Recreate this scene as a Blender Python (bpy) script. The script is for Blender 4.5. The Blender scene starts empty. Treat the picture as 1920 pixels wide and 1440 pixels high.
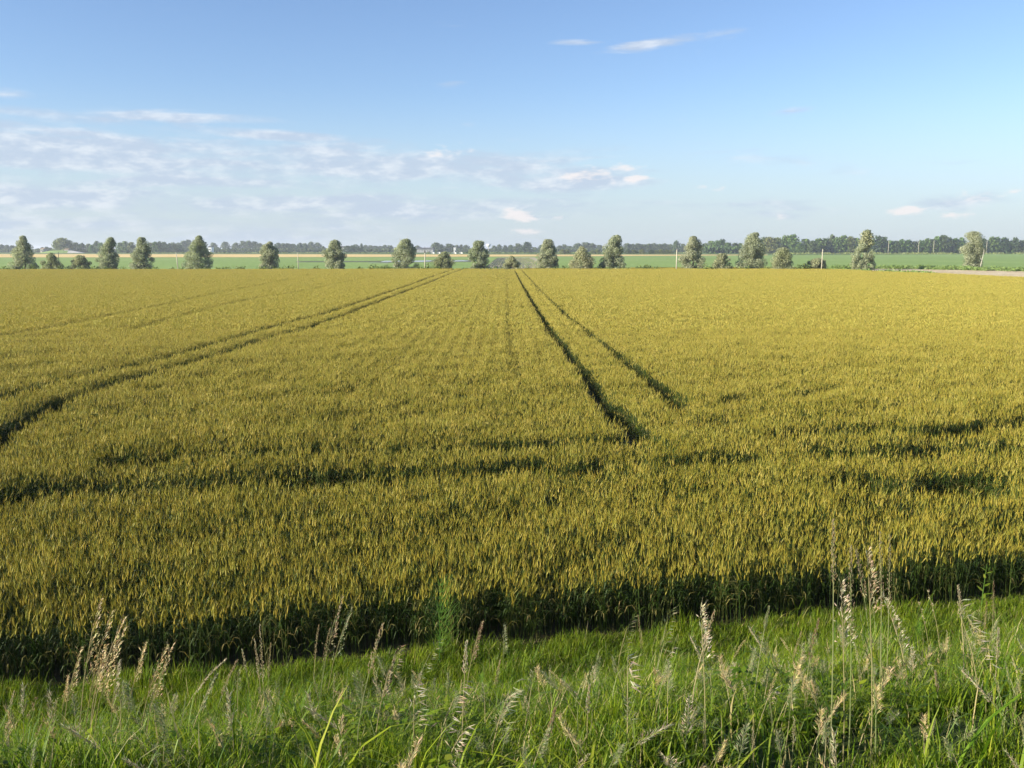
import bpy, bmesh, math, random
import numpy as np
from mathutils import Vector, Matrix
R = math.radians
SC = bpy.context.scene
COL = SC.collection
rng = np.random.default_rng(7)
random.seed(7)

# ---------------------------------------------------------------- camera
PITCH = R(8.3); CAMZ = 4.5; FPX = 1746.0
cam = bpy.data.cameras.new('camera'); camo = bpy.data.objects.new('camera', cam); COL.objects.link(camo)
camo.location = (0, 0, CAMZ); camo.rotation_euler = (R(90) - PITCH, 0, 0)
cam.sensor_width = 36; cam.lens = 36 * FPX / 1920; cam.clip_start = 0.05; cam.clip_end = 40000
SC.camera = camo

# ---------------------------------------------------------------- sky, sun, exposure
SUN_EL = R(19); SUN_B = R(20)            # low evening sun from the left, a little behind the camera
w = bpy.data.worlds.new('World'); SC.world = w; w.use_nodes = True
wn = w.node_tree; wn.nodes.clear()
def N(tree, t, **k):
    n = tree.nodes.new(t)
    for a, b in k.items(): setattr(n, a, b)
    return n
def L(tree, a, b): tree.links.new(a, b)
def math_(tree, op, a, b=None, clamp=False):
    n = N(tree, 'ShaderNodeMath', operation=op); n.use_clamp = clamp
    for i, v in enumerate((a, b)):
        if v is None: continue
        if isinstance(v, (int, float)): n.inputs[i].default_value = v
        else: L(tree, v, n.inputs[i])
    return n.outputs[0]
def mixc(tree, f, a, b, blend='MIX'):
    n = N(tree, 'ShaderNodeMix', data_type='RGBA', blend_type=blend)
    for s, v in (('Factor_Float', f), ('A_Color', a), ('B_Color', b)):
        i = next(x for x in n.inputs if x.identifier == s)
        if isinstance(v, (int, float)): i.default_value = v
        elif isinstance(v, tuple): i.default_value = v if len(v) == 4 else (*v, 1)
        else: L(tree, v, i)
    return next(x for x in n.outputs if x.identifier == 'Result_Color')
def maprange(tree, v, a, b, c, d, smooth=True):
    n = N(tree, 'ShaderNodeMapRange'); n.interpolation_type = 'SMOOTHSTEP' if smooth else 'LINEAR'
    L(tree, v, n.inputs[0])
    for i, x in enumerate((a, b, c, d)): n.inputs[i + 1].default_value = x
    return n.outputs[0]
def noise(tree, vec, scale, detail=4, rough=.55, dist=0):
    n = N(tree, 'ShaderNodeTexNoise'); L(tree, vec, n.inputs['Vector'])
    n.inputs['Scale'].default_value = scale; n.inputs['Detail'].default_value = detail
    n.inputs['Roughness'].default_value = rough; n.inputs['Distortion'].default_value = dist
    return n.outputs['Fac']

sky = N(wn, 'ShaderNodeTexSky', sky_type='NISHITA'); sky.sun_disc = False
sky.sun_elevation = SUN_EL; sky.sun_rotation = R(270) - SUN_B
sky.altitude = 0; sky.air_density = 1.0; sky.dust_density = 0.25; sky.ozone_density = 2.0
SKYS = 0.0705
tc = N(wn, 'ShaderNodeTexCoord'); sep = N(wn, 'ShaderNodeSeparateXYZ'); L(wn, tc.outputs['Generated'], sep.inputs[0])
az = math_(wn, 'ARCTAN2', sep.outputs[0], sep.outputs[1])
hor = math_(wn, 'SQRT', math_(wn, 'ADD', math_(wn, 'MULTIPLY', sep.outputs[0], sep.outputs[0]), math_(wn, 'MULTIPLY', sep.outputs[1], sep.outputs[1])))
el = math_(wn, 'DIVIDE', sep.outputs[2], math_(wn, 'MAXIMUM', hor, 0.001))
pv = N(wn, 'ShaderNodeCombineXYZ'); L(wn, az, pv.inputs[0]); L(wn, el, pv.inputs[1])
P = pv.outputs[0]
def scaled(sx, sy, off=0.0):
    m = N(wn, 'ShaderNodeMapping'); L(wn, P, m.inputs[0]); m.inputs['Scale'].default_value = (sx, sy, 1); m.inputs['Location'].default_value = (off, off * .7, off)
    return m.outputs[0]
n_str = noise(wn, scaled(7, 46, 3.1), 1.0, 5, .62, .3)        # long streaks
n_puf = noise(wn, scaled(34, 90, 8.3), 1.0, 3, .6)         # small puffs
n_big = noise(wn, scaled(2.2, 9, 1.7), 1.0, 1, .5)
SLOPED = {}
def sloped(rot):
    """direction plane sheared so that a streak may climb or fall"""
    if rot not in SLOPED:
        c = N(wn, 'ShaderNodeCombineXYZ'); L(wn, az, c.inputs[0])
        L(wn, el if rot == 0 else math_(wn, 'SUBTRACT', el, math_(wn, 'MULTIPLY', az, math.tan(R(rot)))), c.inputs[1]); SLOPED[rot] = c.outputs[0]
    return SLOPED[rot]
def sblob(px, py, rx, ry, rot=0.0):
    """soft patch of cloud round one direction of the sky"""
    rot = 0 if rot == 0 else -3 if rot < 0 else 7
    a = math.atan((px - 960) / FPX / math.cos(PITCH)); e = (465.3 - py) / FPX * math.cos(a) - a * math.tan(R(rot)); kx, ky = FPX / rx, FPX / ry
    m = N(wn, 'ShaderNodeVectorMath', operation='MULTIPLY_ADD'); L(wn, sloped(rot), m.inputs[0])
    m.inputs[1].default_value = (kx, ky, 0); m.inputs[2].default_value = (-a * kx, -e * ky, 0)
    vl = N(wn, 'ShaderNodeVectorMath', operation='LENGTH'); L(wn, m.outputs[0], vl.inputs[0])
    return vl.outputs['Value']
def acc(lst):
    s = None
    for wgt, b in lst:
        v = maprange(wn, b, 0.0, 1.0, wgt, 0.0)
        s = v if s is None else math_(wn, 'MAXIMUM', s, v)
    return s
# veil of stratus low in the sky, all round the horizon
bandw = math_(wn, 'MULTIPLY', maprange(wn, el, 0.0, 0.02, 0.6, 1), maprange(wn, el, 0.045, 0.15, 1, 0))
veil = math_(wn, 'MULTIPLY', bandw, maprange(wn, n_big, 0.36, 0.62, 0.15, 0.75))
streaks = acc([
    (1.15, sblob(150, 290, 900, 95, -3)), (1.1, sblob(760, 318, 620, 72, -2)), (.8, sblob(100, 225, 330, 34, -4)),
    (.9, sblob(370, 229, 330, 20, 0)), (.8, sblob(520, 262, 300, 24, -3)), (.95, sblob(1090, 342, 330, 52, 0)),
    (.7, sblob(20, 185, 170, 22, -3)), (1.05, sblob(1070, 99, 110, 12, 0)), (1.08, sblob(1190, 104, 150, 19, 6)),
    (.55, sblob(1350, 78, 90, 15, 8)), (.6, sblob(1450, 222, 90, 15, 8)), (.5, sblob(1350, 215, 50, 18, 20)), (.55, sblob(855, 168, 70, 15, 6)),
    (.7, sblob(882, 243, 45, 13)), (.6, sblob(955, 269, 75, 14)), (.55, sblob(1045, 270, 45, 13)), (.7, sblob(20, -4, 130, 26)),
    (.55, sblob(1025, 8, 70, 30, -15)), (.7, sblob(1760, 385, 220, 36, 4)), (.95, sblob(150, 378, 480, 56)), (.98, sblob(700, 400, 800, 70)), (.7, sblob(1330, 400, 480, 60))])
dens = math_(wn, 'ADD', math_(wn, 'MAXIMUM', streaks, veil), math_(wn, 'MULTIPLY', math_(wn, 'SUBTRACT', n_str, 0.5), 2.3))
d_str = maprange(wn, dens, 0.30, 1.05, 0, 1)
puffs = acc([(1, sblob(1102, 334, 95, 34)), (.8, sblob(1188, 338, 60, 14)), (.95, sblob(975, 406, 70, 26)), (.8, sblob(1046, 408, 38, 17)),
    (.7, sblob(980, 434, 80, 14)), (.95, sblob(1680, 397, 52, 22)), (.9, sblob(1776, 405, 56, 17)), (.7, sblob(1815, 368, 110, 22)),
    (.7, sblob(702, 385, 40, 30)), (.55, sblob(1456, 408, 36, 22)), (.6, sblob(860, 292, 130, 26)), (.6, sblob(1150, 318, 90, 22)), (.5, sblob(1330, 354, 120, 18))])
d_puf = maprange(wn, math_(wn, 'ADD', puffs, math_(wn, 'MULTIPLY', math_(wn, 'SUBTRACT', n_puf, 0.5), 2.0)), 0.45, 0.95, 0, 1)
d_puf = math_(wn, 'MULTIPLY', d_puf, maprange(wn, puffs, 0.0, 0.25, 0, 1))
gsky = N(wn, 'ShaderNodeVectorMath', operation='SCALE'); L(wn, sky.outputs[0], gsky.inputs[0]); gsky.inputs['Scale'].default_value = SKYS
skyc = mixc(wn, 1.0, gsky.outputs[0], (0.95, 1.01, 1.20), 'MULTIPLY')
skyc = mixc(wn, maprange(wn, el, 0.0, 0.17, 0.78, 0.0), skyc, (0.25, 0.303, 0.357))     # thin high veil thickening to the horizon
shade = maprange(wn, n_puf, 0.40, 0.72, 0, 1)
ccol = mixc(wn, shade, (0.245, 0.288, 0.355), (0.36, 0.383, 0.417))
c1 = mixc(wn, math_(wn, 'MULTIPLY', d_str, 0.8), skyc, ccol)
c2 = mixc(wn, math_(wn, 'MULTIPLY', d_puf, 0.75), c1, (0.44, 0.41, 0.405))
bg = N(wn, 'ShaderNodeBackground'); L(wn, c2, bg.inputs[0]); bg.inputs[1].default_value = 1.0
wo = N(wn, 'ShaderNodeOutputWorld'); L(wn, bg.outputs[0], wo.inputs[0])

sl = bpy.data.lights.new('sun', 'SUN'); sl.energy = 5.0; sl.angle = R(0.53); sl.color = (1.0, 0.92, 0.77)
so = bpy.data.objects.new('sun', sl); COL.objects.link(so)
SUNV = Vector((-math.cos(SUN_EL) * math.cos(SUN_B), -math.cos(SUN_EL) * math.sin(SUN_B), math.sin(SUN_EL)))
so.rotation_euler = SUNV.to_track_quat('Z', 'Y').to_euler(); so.location = SUNV * 60

SC.view_settings.view_transform = 'Standard'; SC.view_settings.look = 'None'
SC.view_settings.exposure = 1.2; SC.view_settings.gamma = 1.0
SC.cycles.use_denoising = True
SC.cycles.denoiser = 'OPENIMAGEDENOISE'; SC.cycles.denoising_input_passes = 'RGB_ALBEDO_NORMAL'; SC.cycles.denoising_prefilter = 'ACCURATE'
SC.cycles.max_bounces = 5; SC.cycles.transparent_max_bounces = 8
SC.cycles.diffuse_bounces = 2; SC.cycles.glossy_bounces = 2; SC.cycles.transmission_bounces = 3; SC.cycles.volume_bounces = 0
SC.cycles.sample_clamp_indirect = 4

# ---------------------------------------------------------------- helpers
ct, st = math.cos(PITCH), math.sin(PITCH)
def ray(px, py):
    u = (px - 960) / FPX; v = (720 - py) / FPX
    return Vector((u, ct + v * st, -st + v * ct))
def at_z(px, py, z=0.0):
    d = ray(px, py); t = (z - CAMZ) / d.z
    return Vector((d.x * t, d.y * t, z))
def at_y(px, py, Y):
    d = ray(px, py); t = Y / d.y
    return Vector((d.x * t, Y, CAMZ + d.z * t))
EDGE0, EDGES = 9.95, 0.22                      # near edge of the wheat: y = EDGE0 + EDGES * x
ECOS = 1 / math.sqrt(1 + EDGES ** 2)
BANK_H = 1.93
def edge_v(x, y): return (EDGE0 + EDGES * x - y) * ECOS     # metres towards the camera from the wheat
def terr(x, y):
    v = edge_v(x, y)
    t = np.clip((v - 0.9) / 4.6, 0, 1)
    s = t * t * (3 - 2 * t) * .35 + t * .65
    b = 0.06 * np.sin(x * 1.7 + y * .6) * np.sin(y * 2.3 - x * .8) + 0.04 * np.sin(x * 4.1 + 1) * np.sin(y * 3.7)
    return BANK_H * s + b * np.clip((v - .2) / 1.0, 0, 1)
def hit(px, py):
    d = ray(px, py); t = 1.0
    while t < 400:
        p = d * t
        if CAMZ + p.z <= float(terr(p.x, p.y)): break
        t += 0.02 if t < 15 else .3
    return Vector((p.x, p.y, float(terr(p.x, p.y))))

def tag(o, label=None, cat=None, group=None, kind=None):
    if label: o['label'] = label
    if cat: o['category'] = cat
    if group: o['group'] = group
    if kind: o['kind'] = kind
    return o
def empty(name, loc, rz=0.0):
    o = bpy.data.objects.new(name, None); COL.objects.link(o); o.location = loc; o.rotation_euler = (0, 0, rz); o.empty_display_size = .2
    return o
class MB:
    """collects verts / faces / one colour per face-corner into one mesh"""
    def __init__(s): s.v = []; s.f = []; s.c = []; s.m = []
    def add(s, vs, fs, col=(1, 1, 1), mi=0):
        b = len(s.v); s.v.extend(tuple(v) for v in vs)
        for f in fs: s.f.append([b + i for i in f]); s.c.append(col); s.m.append(mi)
    def tube(s, pts, rad, n=4, col=(1, 1, 1), cap=True, mi=0):
        pts = [Vector(p) for p in pts]; vs = []; fs = []
        for i, p in enumerate(pts):
            d = (pts[min(i + 1, len(pts) - 1)] - pts[max(i - 1, 0)]).normalized()
            a = d.cross(Vector((0, 0, 1)) if abs(d.z) < .95 else Vector((1, 0, 0))).normalized(); b = d.cross(a)
            r = rad[i] if hasattr(rad, '__len__') else rad
            for k in range(n):
                t = 2 * math.pi * k / n; vs.append(p + (a * math.cos(t) + b * math.sin(t)) * r)
        for i in range(len(pts) - 1):
            for k in range(n): fs.append([i * n + k, i * n + (k + 1) % n, (i + 1) * n + (k + 1) % n, (i + 1) * n + k])
        if cap: fs.append(list(range(n))[::-1]); fs.append([(len(pts) - 1) * n + k for k in range(n)])
        s.add(vs, fs, col, mi)
    def ribbon(s, pts, wid, side, col=(1, 1, 1), mi=0):
        vs = []; fs = []
        for i, p in enumerate(pts):
            p = Vector(p); ww = wid[i]
            vs += [p - side * ww, p + side * ww]
        for i in range(len(pts) - 1): fs.append([2 * i, 2 * i + 1, 2 * i + 3, 2 * i + 2])
        s.add(vs, fs, col, mi)
    def box(s, c, h, col=(1, 1, 1), mi=0, rz=0.0):
        vs = []
        for z in (-1, 1):
            for x, y in ((-1, -1), (1, -1), (1, 1), (-1, 1)):
                X, Y = x * h[0], y * h[1]
                vs.append((c[0] + X * math.cos(rz) - Y * math.sin(rz), c[1] + X * math.sin(rz) + Y * math.cos(rz), c[2] + z * h[2]))
        s.add(vs, [(3, 2, 1, 0), (4, 5, 6, 7), (0, 1, 5, 4), (1, 2, 6, 5), (2, 3, 7, 6), (3, 0, 4, 7)], col, mi)
    def spindle(s, a, b, r, n=4, col=(1, 1, 1), prof=((.0, .25), (.35, 1), (.75, .7), (1, .05))):
        a = Vector(a); b = Vector(b)
        s.tube([a.lerp(b, t) for t, _ in prof], [r * q for _, q in prof], n, col, cap=False)
    def mesh(s, name, mats, smooth=False):
        me = bpy.data.meshes.new(name); me.from_pydata(s.v, [], s.f)
        at = me.color_attributes.new('Col', 'FLOAT_COLOR', 'CORNER')
        lens = np.array([len(f) for f in s.f]); cc = np.repeat(np.array(s.c, dtype=np.float32).reshape(-1, 3), lens, axis=0)
        at.data.foreach_set('color', np.concatenate([cc, np.ones((len(cc), 1), np.float32)], 1).ravel())
        for m in (mats if isinstance(mats, (list, tuple)) else [mats]): me.materials.append(m)
        if any(s.m): me.polygons.foreach_set('material_index', s.m)
        if smooth: me.polygons.foreach_set('use_smooth', [True] * len(me.polygons))
        me.update(); return me
    def build(s, name, mats, parent=None, smooth=False, loc=None):
        o = bpy.data.objects.new(name, s.mesh(name, mats, smooth)); COL.objects.link(o)
        if parent is not None: o.parent = parent
        if loc is not None: o.location = loc
        return o

# ---------------------------------------------------------------- materials
MATS = {}
def mat(name, fn):
    if name in MATS: return MATS[name]
    m = bpy.data.materials.new(name); m.use_nodes = True; t = m.node_tree; t.nodes.clear()
    out = N(t, 'ShaderNodeOutputMaterial'); fn(t, out); MATS[name] = m; return m
def principled(t, out, col, rough=.8, spec=.25, bump=None):
    b = N(t, 'ShaderNodeBsdfPrincipled'); b.inputs['Roughness'].default_value = rough; b.inputs['Specular IOR Level'].default_value = spec
    if isinstance(col, tuple): b.inputs['Base Color'].default_value = (*col, 1)
    else: L(t, col, b.inputs['Base Color'])
    if bump is not None: L(t, bump, b.inputs['Normal'])
    L(t, b.outputs[0], out.inputs[0]); return b
def leafmat(name, tint=(1, 1, 1), hue_a=(1, 1, 1), hue_b=(1, 1, 1), transl=.35, rough=.5, spec=.25, tcol=(1.1, 1.15, .6)):
    """vertex colour x per-plant variation, part of the light passes through the blade"""
    def fn(t, out):
        vc = N(t, 'ShaderNodeVertexColor', layer_name='Col'); oi = N(t, 'ShaderNodeObjectInfo')
        var = mixc(t, oi.outputs['Random'], hue_a, hue_b)
        c = mixc(t, 1.0, mixc(t, 1.0, vc.outputs[0], tint, 'MULTIPLY'), var, 'MULTIPLY')
        b = N(t, 'ShaderNodeBsdfPrincipled'); L(t, c, b.inputs['Base Color']); b.inputs['Roughness'].default_value = rough; b.inputs['Specular IOR Level'].default_value = spec
        tr = N(t, 'ShaderNodeBsdfTranslucent'); L(t, mixc(t, 1.0, c, tcol, 'MULTIPLY'), tr.inputs[0])
        mx = N(t, 'ShaderNodeMixShader'); mx.inputs[0].default_value = transl
        L(t, b.outputs[0], mx.inputs[1]); L(t, tr.outputs[0], mx.inputs[2]); L(t, mx.outputs[0], out.inputs[0])
    return mat(name, fn)
def noisemat(name, stops, scale, rough=.9, scale2=None, amount2=.3, stretch=(1, 1, 1), bump=0.0, spec=.15):
    def fn(t, out):
        g = N(t, 'ShaderNodeNewGeometry'); mp = N(t, 'ShaderNodeMapping'); L(t, g.outputs['Position'], mp.inputs[0]); mp.inputs['Scale'].default_value = stretch
        n1 = noise(t, mp.outputs[0], scale, 6, .6)
        r = N(t, 'ShaderNodeValToRGB'); L(t, n1, r.inputs[0])
        while len(r.color_ramp.elements) < len(stops): r.color_ramp.elements.new(.5)
        for e, (p, c) in zip(r.color_ramp.elements, stops): e.position = p; e.color = (*c, 1)
        c = r.outputs[0]
        if scale2:
            n2 = noise(t, mp.outputs[0], scale2, 3, .6)
            c = mixc(t, amount2, c, mixc(t, maprange(t, n2, .35, .65, 0, 1), (.45, .45, .45), (1.5, 1.5, 1.5)), 'MULTIPLY')
        bn = None
        if bump:
            bp = N(t, 'ShaderNodeBump'); bp.inputs['Strength'].default_value = bump; L(t, n1, bp.inputs['Height']); bn = bp.outputs[0]
        principled(t, out, c, rough, spec, bn)
    return mat(name, fn)

M_ground = noisemat('meadow', [(.3, (.075, .115, .022)), (.55, (.115, .17, .034)), (.75, (.16, .20, .06))], .05, scale2=.6, amount2=.25, stretch=(1, .45, 1))
M_green = noisemat('young_crop_green', [(.3, (.20, .29, .07)), (.6, (.235, .33, .085)), (.8, (.28, .35, .12))], .03, scale2=.9, amount2=.22, stretch=(1, .3, 1))
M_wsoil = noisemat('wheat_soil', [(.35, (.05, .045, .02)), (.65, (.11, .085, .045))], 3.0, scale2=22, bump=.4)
M_yellow = noisemat('ripe_field', [(.3, (.62, .44, .16)), (.7, (.74, .55, .23))], .04, scale2=.8, amount2=.15, stretch=(1, .3, 1))
M_stub = noisemat('stubble', [(.3, (.44, .33, .18)), (.5, (.58, .46, .28)), (.72, (.66, .56, .38))], .25, scale2=2.2, amount2=.4, stretch=(1, .4, 1), bump=.5)
M_soil = noisemat('row_soil', [(.3, (.34, .30, .18)), (.7, (.46, .41, .28))], .3, scale2=3, bump=.3)
M_mud = noisemat('wet_mud', [(.3, (.10, .10, .05)), (.7, (.15, .16, .06))], .3, rough=.6)
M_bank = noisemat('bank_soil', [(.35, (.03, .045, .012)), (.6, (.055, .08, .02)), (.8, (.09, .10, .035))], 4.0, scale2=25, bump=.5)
M_water = mat('flood_water', lambda t, o: principled(t, o, (.06, .08, .08), .06, .5))
M_bark = noisemat('bark', [(.3, (.10, .08, .06)), (.7, (.24, .21, .17))], 9.0, bump=.5, stretch=(1, 1, .25))
M_pale = noisemat('dead_wood', [(.3, (.42, .38, .31)), (.7, (.60, .56, .48))], 9.0, bump=.3, stretch=(1, 1, .2))
M_conc = noisemat('pole_concrete', [(.3, (.38, .35, .26)), (.7, (.50, .46, .35))], 3.0, stretch=(1, 1, .3))
M_white = noisemat('white_paint', [(.3, (.74, .74, .72)), (.7, (.82, .82, .80))], 1.0)
M_grey = noisemat('weathered_grey', [(.3, (.30, .30, .29)), (.7, (.42, .41, .39))], .4)
M_roof = noisemat('roof_tiles', [(.3, (.30, .20, .12)), (.7, (.40, .28, .17))], 1.2)
M_droof = noisemat('dark_roof', [(.3, (.07, .075, .07)), (.7, (.12, .12, .11))], 1.2)
M_dark = mat('dark_metal', lambda t, o: principled(t, o, (.06, .06, .06), .5, .4))
M_glass = mat('window_glass', lambda t, o: principled(t, o, (.03, .04, .05), .1, .5))
M_willow = leafmat('willow_leaves', hue_a=(.92, .95, .9), hue_b=(1.08, 1.04, 1.05), transl=.45, rough=.6, tcol=(1, 1.05, .75))
M_far = leafmat('far_leaves', hue_a=(.85, .95, .9), hue_b=(1.15, 1.05, 1.0), transl=.35, rough=.6)
M_wheat = leafmat('wheat', hue_a=(.92, .97, .9), hue_b=(1.10, 1.04, 1.10), transl=.34, rough=.55, tcol=(1.1, 1.05, .6))
M_grass = leafmat('grass', hue_a=(.58, .76, .7), hue_b=(1.25, 1.14, 1.0), transl=.42, rough=.5, spec=.15)
M_straw = leafmat('straw', hue_a=(.95, .95, .92), hue_b=(1.06, 1.04, 1.05), transl=.3, rough=.5, tcol=(1.05, 1, .8))

# ---------------------------------------------------------------- ground
def sheet(name, pts, mtl, z, label_kind='structure', sub=0):
    me = bpy.data.meshes.new(name); me.from_pydata([(p[0], p[1], z) for p in pts], [], [list(range(len(pts)))])
    me.materials.append(mtl); o = bpy.data.objects.new(name, me); COL.objects.link(o)
    bm = bmesh.new(); bm.from_mesh(me)
    if bm.faces[:][0].normal.z < 0: bmesh.ops.reverse_faces(bm, faces=bm.faces[:])
    bmesh.ops.triangulate(bm, faces=bm.faces[:]); bm.to_mesh(me); bm.free()
    o['kind'] = label_kind; return o
def axis(lo, hi, step, far):
    a = list(np.arange(lo, hi + 1e-6, step)); s = step; x = hi
    while x < far: s *= 1.6; x = min(x + s, far); a.append(x)
    s = step; x = lo
    while x > -far: s *= 1.6; x = max(x - s, -far); a.insert(0, x)
    return np.array(a)
xs = axis(-16, 16, .4, 9000); ys = axis(-4, 17, .3, 9000)
X, Y = np.meshgrid(xs, ys); Z = terr(X, Y)
nx, ny = len(xs), len(ys)
idx = np.arange(nx * ny).reshape(ny, nx)
quads = np.stack([idx[:-1, :-1], idx[:-1, 1:], idx[1:, 1:], idx[1:, :-1]], -1).reshape(-1, 4)
me = bpy.data.meshes.new('ground'); me.from_pydata(np.stack([X, Y, Z], -1).reshape(-1, 3).tolist(), [], quads.tolist())
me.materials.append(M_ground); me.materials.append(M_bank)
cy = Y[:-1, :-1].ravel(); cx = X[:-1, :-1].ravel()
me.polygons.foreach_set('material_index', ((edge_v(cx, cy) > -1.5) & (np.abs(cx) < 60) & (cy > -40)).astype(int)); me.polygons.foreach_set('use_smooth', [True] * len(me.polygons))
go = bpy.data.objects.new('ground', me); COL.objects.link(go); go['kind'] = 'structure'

# far edge of the wheat (tops at 0.72 m)
WH = 0.72
FE = [at_z(px, py, WH) for px, py in ((-150, 505.5), (0, 505), (480, 504.6), (960, 503.2), (1200, 502), (1440, 500.8), (1530, 502.5), (1600, 506), (1640, 508.2), (1750, 512), (1920, 519.5), (2080, 527))]
wl = (-45.0, EDGE0 + EDGES * -45.0 + 4); wr = (30.0, EDGE0 + EDGES * 30 + .4)
near = [(x, EDGE0 + EDGES * x + .15) for x in np.arange(-24, 30, 1.5)]
FEp = [(p.x, p.y) for p in FE]
wpoly = near + [(60, 26)] + FEp[::-1] + [(-60, 30)]
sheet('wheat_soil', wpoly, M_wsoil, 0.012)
def quadpx(name, pxs, mtl, z): return sheet(name, [at_z(a, b, z)[:2] for a, b in pxs], mtl, z)
quadpx('green_crop_field', [(-200, 508), (-200, 482.9), (480, 482.6), (960, 481.4), (1440, 478.6), (2100, 475.6), (2100, 500), (1640, 503)], M_green, .03)
quadpx('ripe_yellow_field', [(-200, 482.7), (480, 482.3), (960, 481.0), (1440, 478.4), (1440, 477.5), (960, 477.2), (480, 476.5), (-200, 476.2)], M_yellow, .07)
quadpx('stubble_field', [(1500, 505.5), (1640, 503.4), (1760, 502.0), (1850, 504.5), (1930, 508.5), (2120, 516), (2120, 540), (1900, 530), (1640, 516)], M_stub, .05)
quadpx('row_crop_soil', [(898, 510), (934, 483), (1002, 482.4), (1052, 510)], M_soil, .06)

# flooded hollows in the green field, with mud round them
def puddle(name, mtl, pts, z, wob=.25, kind='structure'):
    pts = [at_z(a, b, z) for a, b in pts]; out = []
    for i, p in enumerate(pts):
        q = pts[(i + 1) % len(pts)]
        for k in range(5):
            r = p.lerp(q, k / 5); out.append((r.x + random.uniform(-1, 1) * wob * 2, r.y + random.uniform(-1, 1) * wob * 8))
    return sheet(name, out, mtl, z, kind)
puddle('mud', M_mud, [(555, 491.5), (560, 489.6), (690, 489.2), (880, 487.2), (905, 488.5), (880, 491), (720, 492.4), (690, 491.6)], .05)
puddle('flood_water', M_water, [(716, 490.8), (722, 488.9), (760, 488.7), (805, 488.2), (815, 489.5), (790, 491.0), (740, 491.2)], .07)
puddle('flood_water', M_water, [(826, 490.0), (832, 488.2), (862, 487.8), (880, 488.4), (872, 489.7), (846, 490.6)], .07)
puddle('flood_water', M_water, [(690, 493.4), (694, 492.9), (726, 492.8), (730, 493.3)], .07)

# ---------------------------------------------------------------- foliage
def crown(mb, prof, H, seed, n, leaf, pal, puff=(.10, .17), depth=.85, base=0.0, shell=.8):
    """leaf-sized faces on many puffs that fill the outline; prof = (height, left, right) in metres"""
    r = np.random.default_rng(seed)
    hs = [p[0] for p in prof]
    puffs = []
    npf = int(44 + H * 6)
    for i in range(npf):
        h = base + (1 - base) * r.random() ** .85 if i > 8 else [1, .97, .92, .05, .06, .08, .1, .5, .8][i]
        if 9 <= i < 19 and r.random() < .8: h = (.05, .2, .36, .52, .68)[(i - 9) // 2]      # flanks, so the outline is filled
        h = max(base, h)
        l = np.interp(h, hs, [p[1] for p in prof]); rr = np.interp(h, hs, [p[2] for p in prof])
        cxm, hw = (l + rr) / 2, (rr - l) / 2 * (r.uniform(.72, 1.22) if i > 8 else 1)
        pr = min(max(r.uniform(*puff) * H, .10 * H * .5), max(hw * .75, .12 * H * .6))
        th = r.random() * 2 * math.pi; q = r.random() ** .4
        if 9 <= i < 19: th = math.pi * (i % 2) + r.uniform(-.5, .5); q = 1
        fx = max(hw - pr * .6, 0)
        puffs.append((cxm + fx * q * math.cos(th) * 1.0, fx * depth * q * math.sin(th), min(h * H, H - pr * .7) if h > .5 else max(h * H, pr * .55), pr))
    wts = np.array([p[3] ** 2 for p in puffs]); wts /= wts.sum()
    ch = r.choice(len(puffs), n, p=wts)
    ptint = r.uniform(.85, 1.15, len(puffs))
    d = r.normal(size=(n, 3)); d /= np.linalg.norm(d, axis=1)[:, None]
    rad = np.where(r.random(n) < shell, r.uniform(.82, 1.12, n), r.uniform(.2, .9, n))
    pc = np.array(puffs)[ch]
    pos = pc[:, :3] + d * (rad * pc[:, 3])[:, None] * np.array([1, 1, .95])
    pos[:, 2] = np.maximum(pos[:, 2], .05)
    nr = d * .8 + r.normal(size=(n, 3)) * .55; nr /= np.linalg.norm(nr, axis=1)[:, None]
    up = r.normal(size=(n, 3)); a = np.cross(nr, up); a /= np.linalg.norm(a, axis=1)[:, None]; b = np.cross(nr, a)
    sz = leaf * r.uniform(.6, 1.3, n)[:, None]
    v = np.stack([pos - a * sz * .5, pos + b * sz * .9, pos + a * sz * .5, pos - b * sz * .9], 1).reshape(-1, 3)
    b0 = len(mb.v); mb.v.extend(v.tolist()); mb.f.extend((np.arange(n * 4).reshape(n, 4) + b0).tolist())
    pal = np.array(pal); t = r.random(n)[:, None]; k = r.integers(0, len(pal), n); k2 = r.integers(0, len(pal), n)
    cc = (pal[k] * t + pal[k2] * (1 - t)) * ptint[ch][:, None]
    mb.c.extend(cc.tolist()); mb.m.extend([0] * n)
def trunk(mb, H, r0, seed, x0=0.0, limbs=6, spread=.25):
    r = random.Random(seed)
    pts = [(x0 + r.uniform(-.02, .02) * H * i / 4, r.uniform(-.02, .02) * H, H * .8 * i / 4) for i in range(5)]
    mb.tube(pts, [r0, r0 * .8, r0 * .6, r0 * .4, r0 * .15], 6, (1, 1, 1))
    for k in range(limbs):
        h = r.uniform(.12, .6) * H; a = r.random() * 6.28; ln = r.uniform(.6, 1) * spread * H
        p = Vector((x0, 0, h)); q = p + Vector((math.cos(a) * ln * .5, math.sin(a) * ln * .5, ln * .6)); s = q + Vector((math.cos(a) * ln * .5, math.sin(a) * ln * .5, ln * .7))
        mb.tube([p, q, s], [r0 * .5, r0 * .3, r0 * .1], 5, (1, 1, 1))

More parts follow.
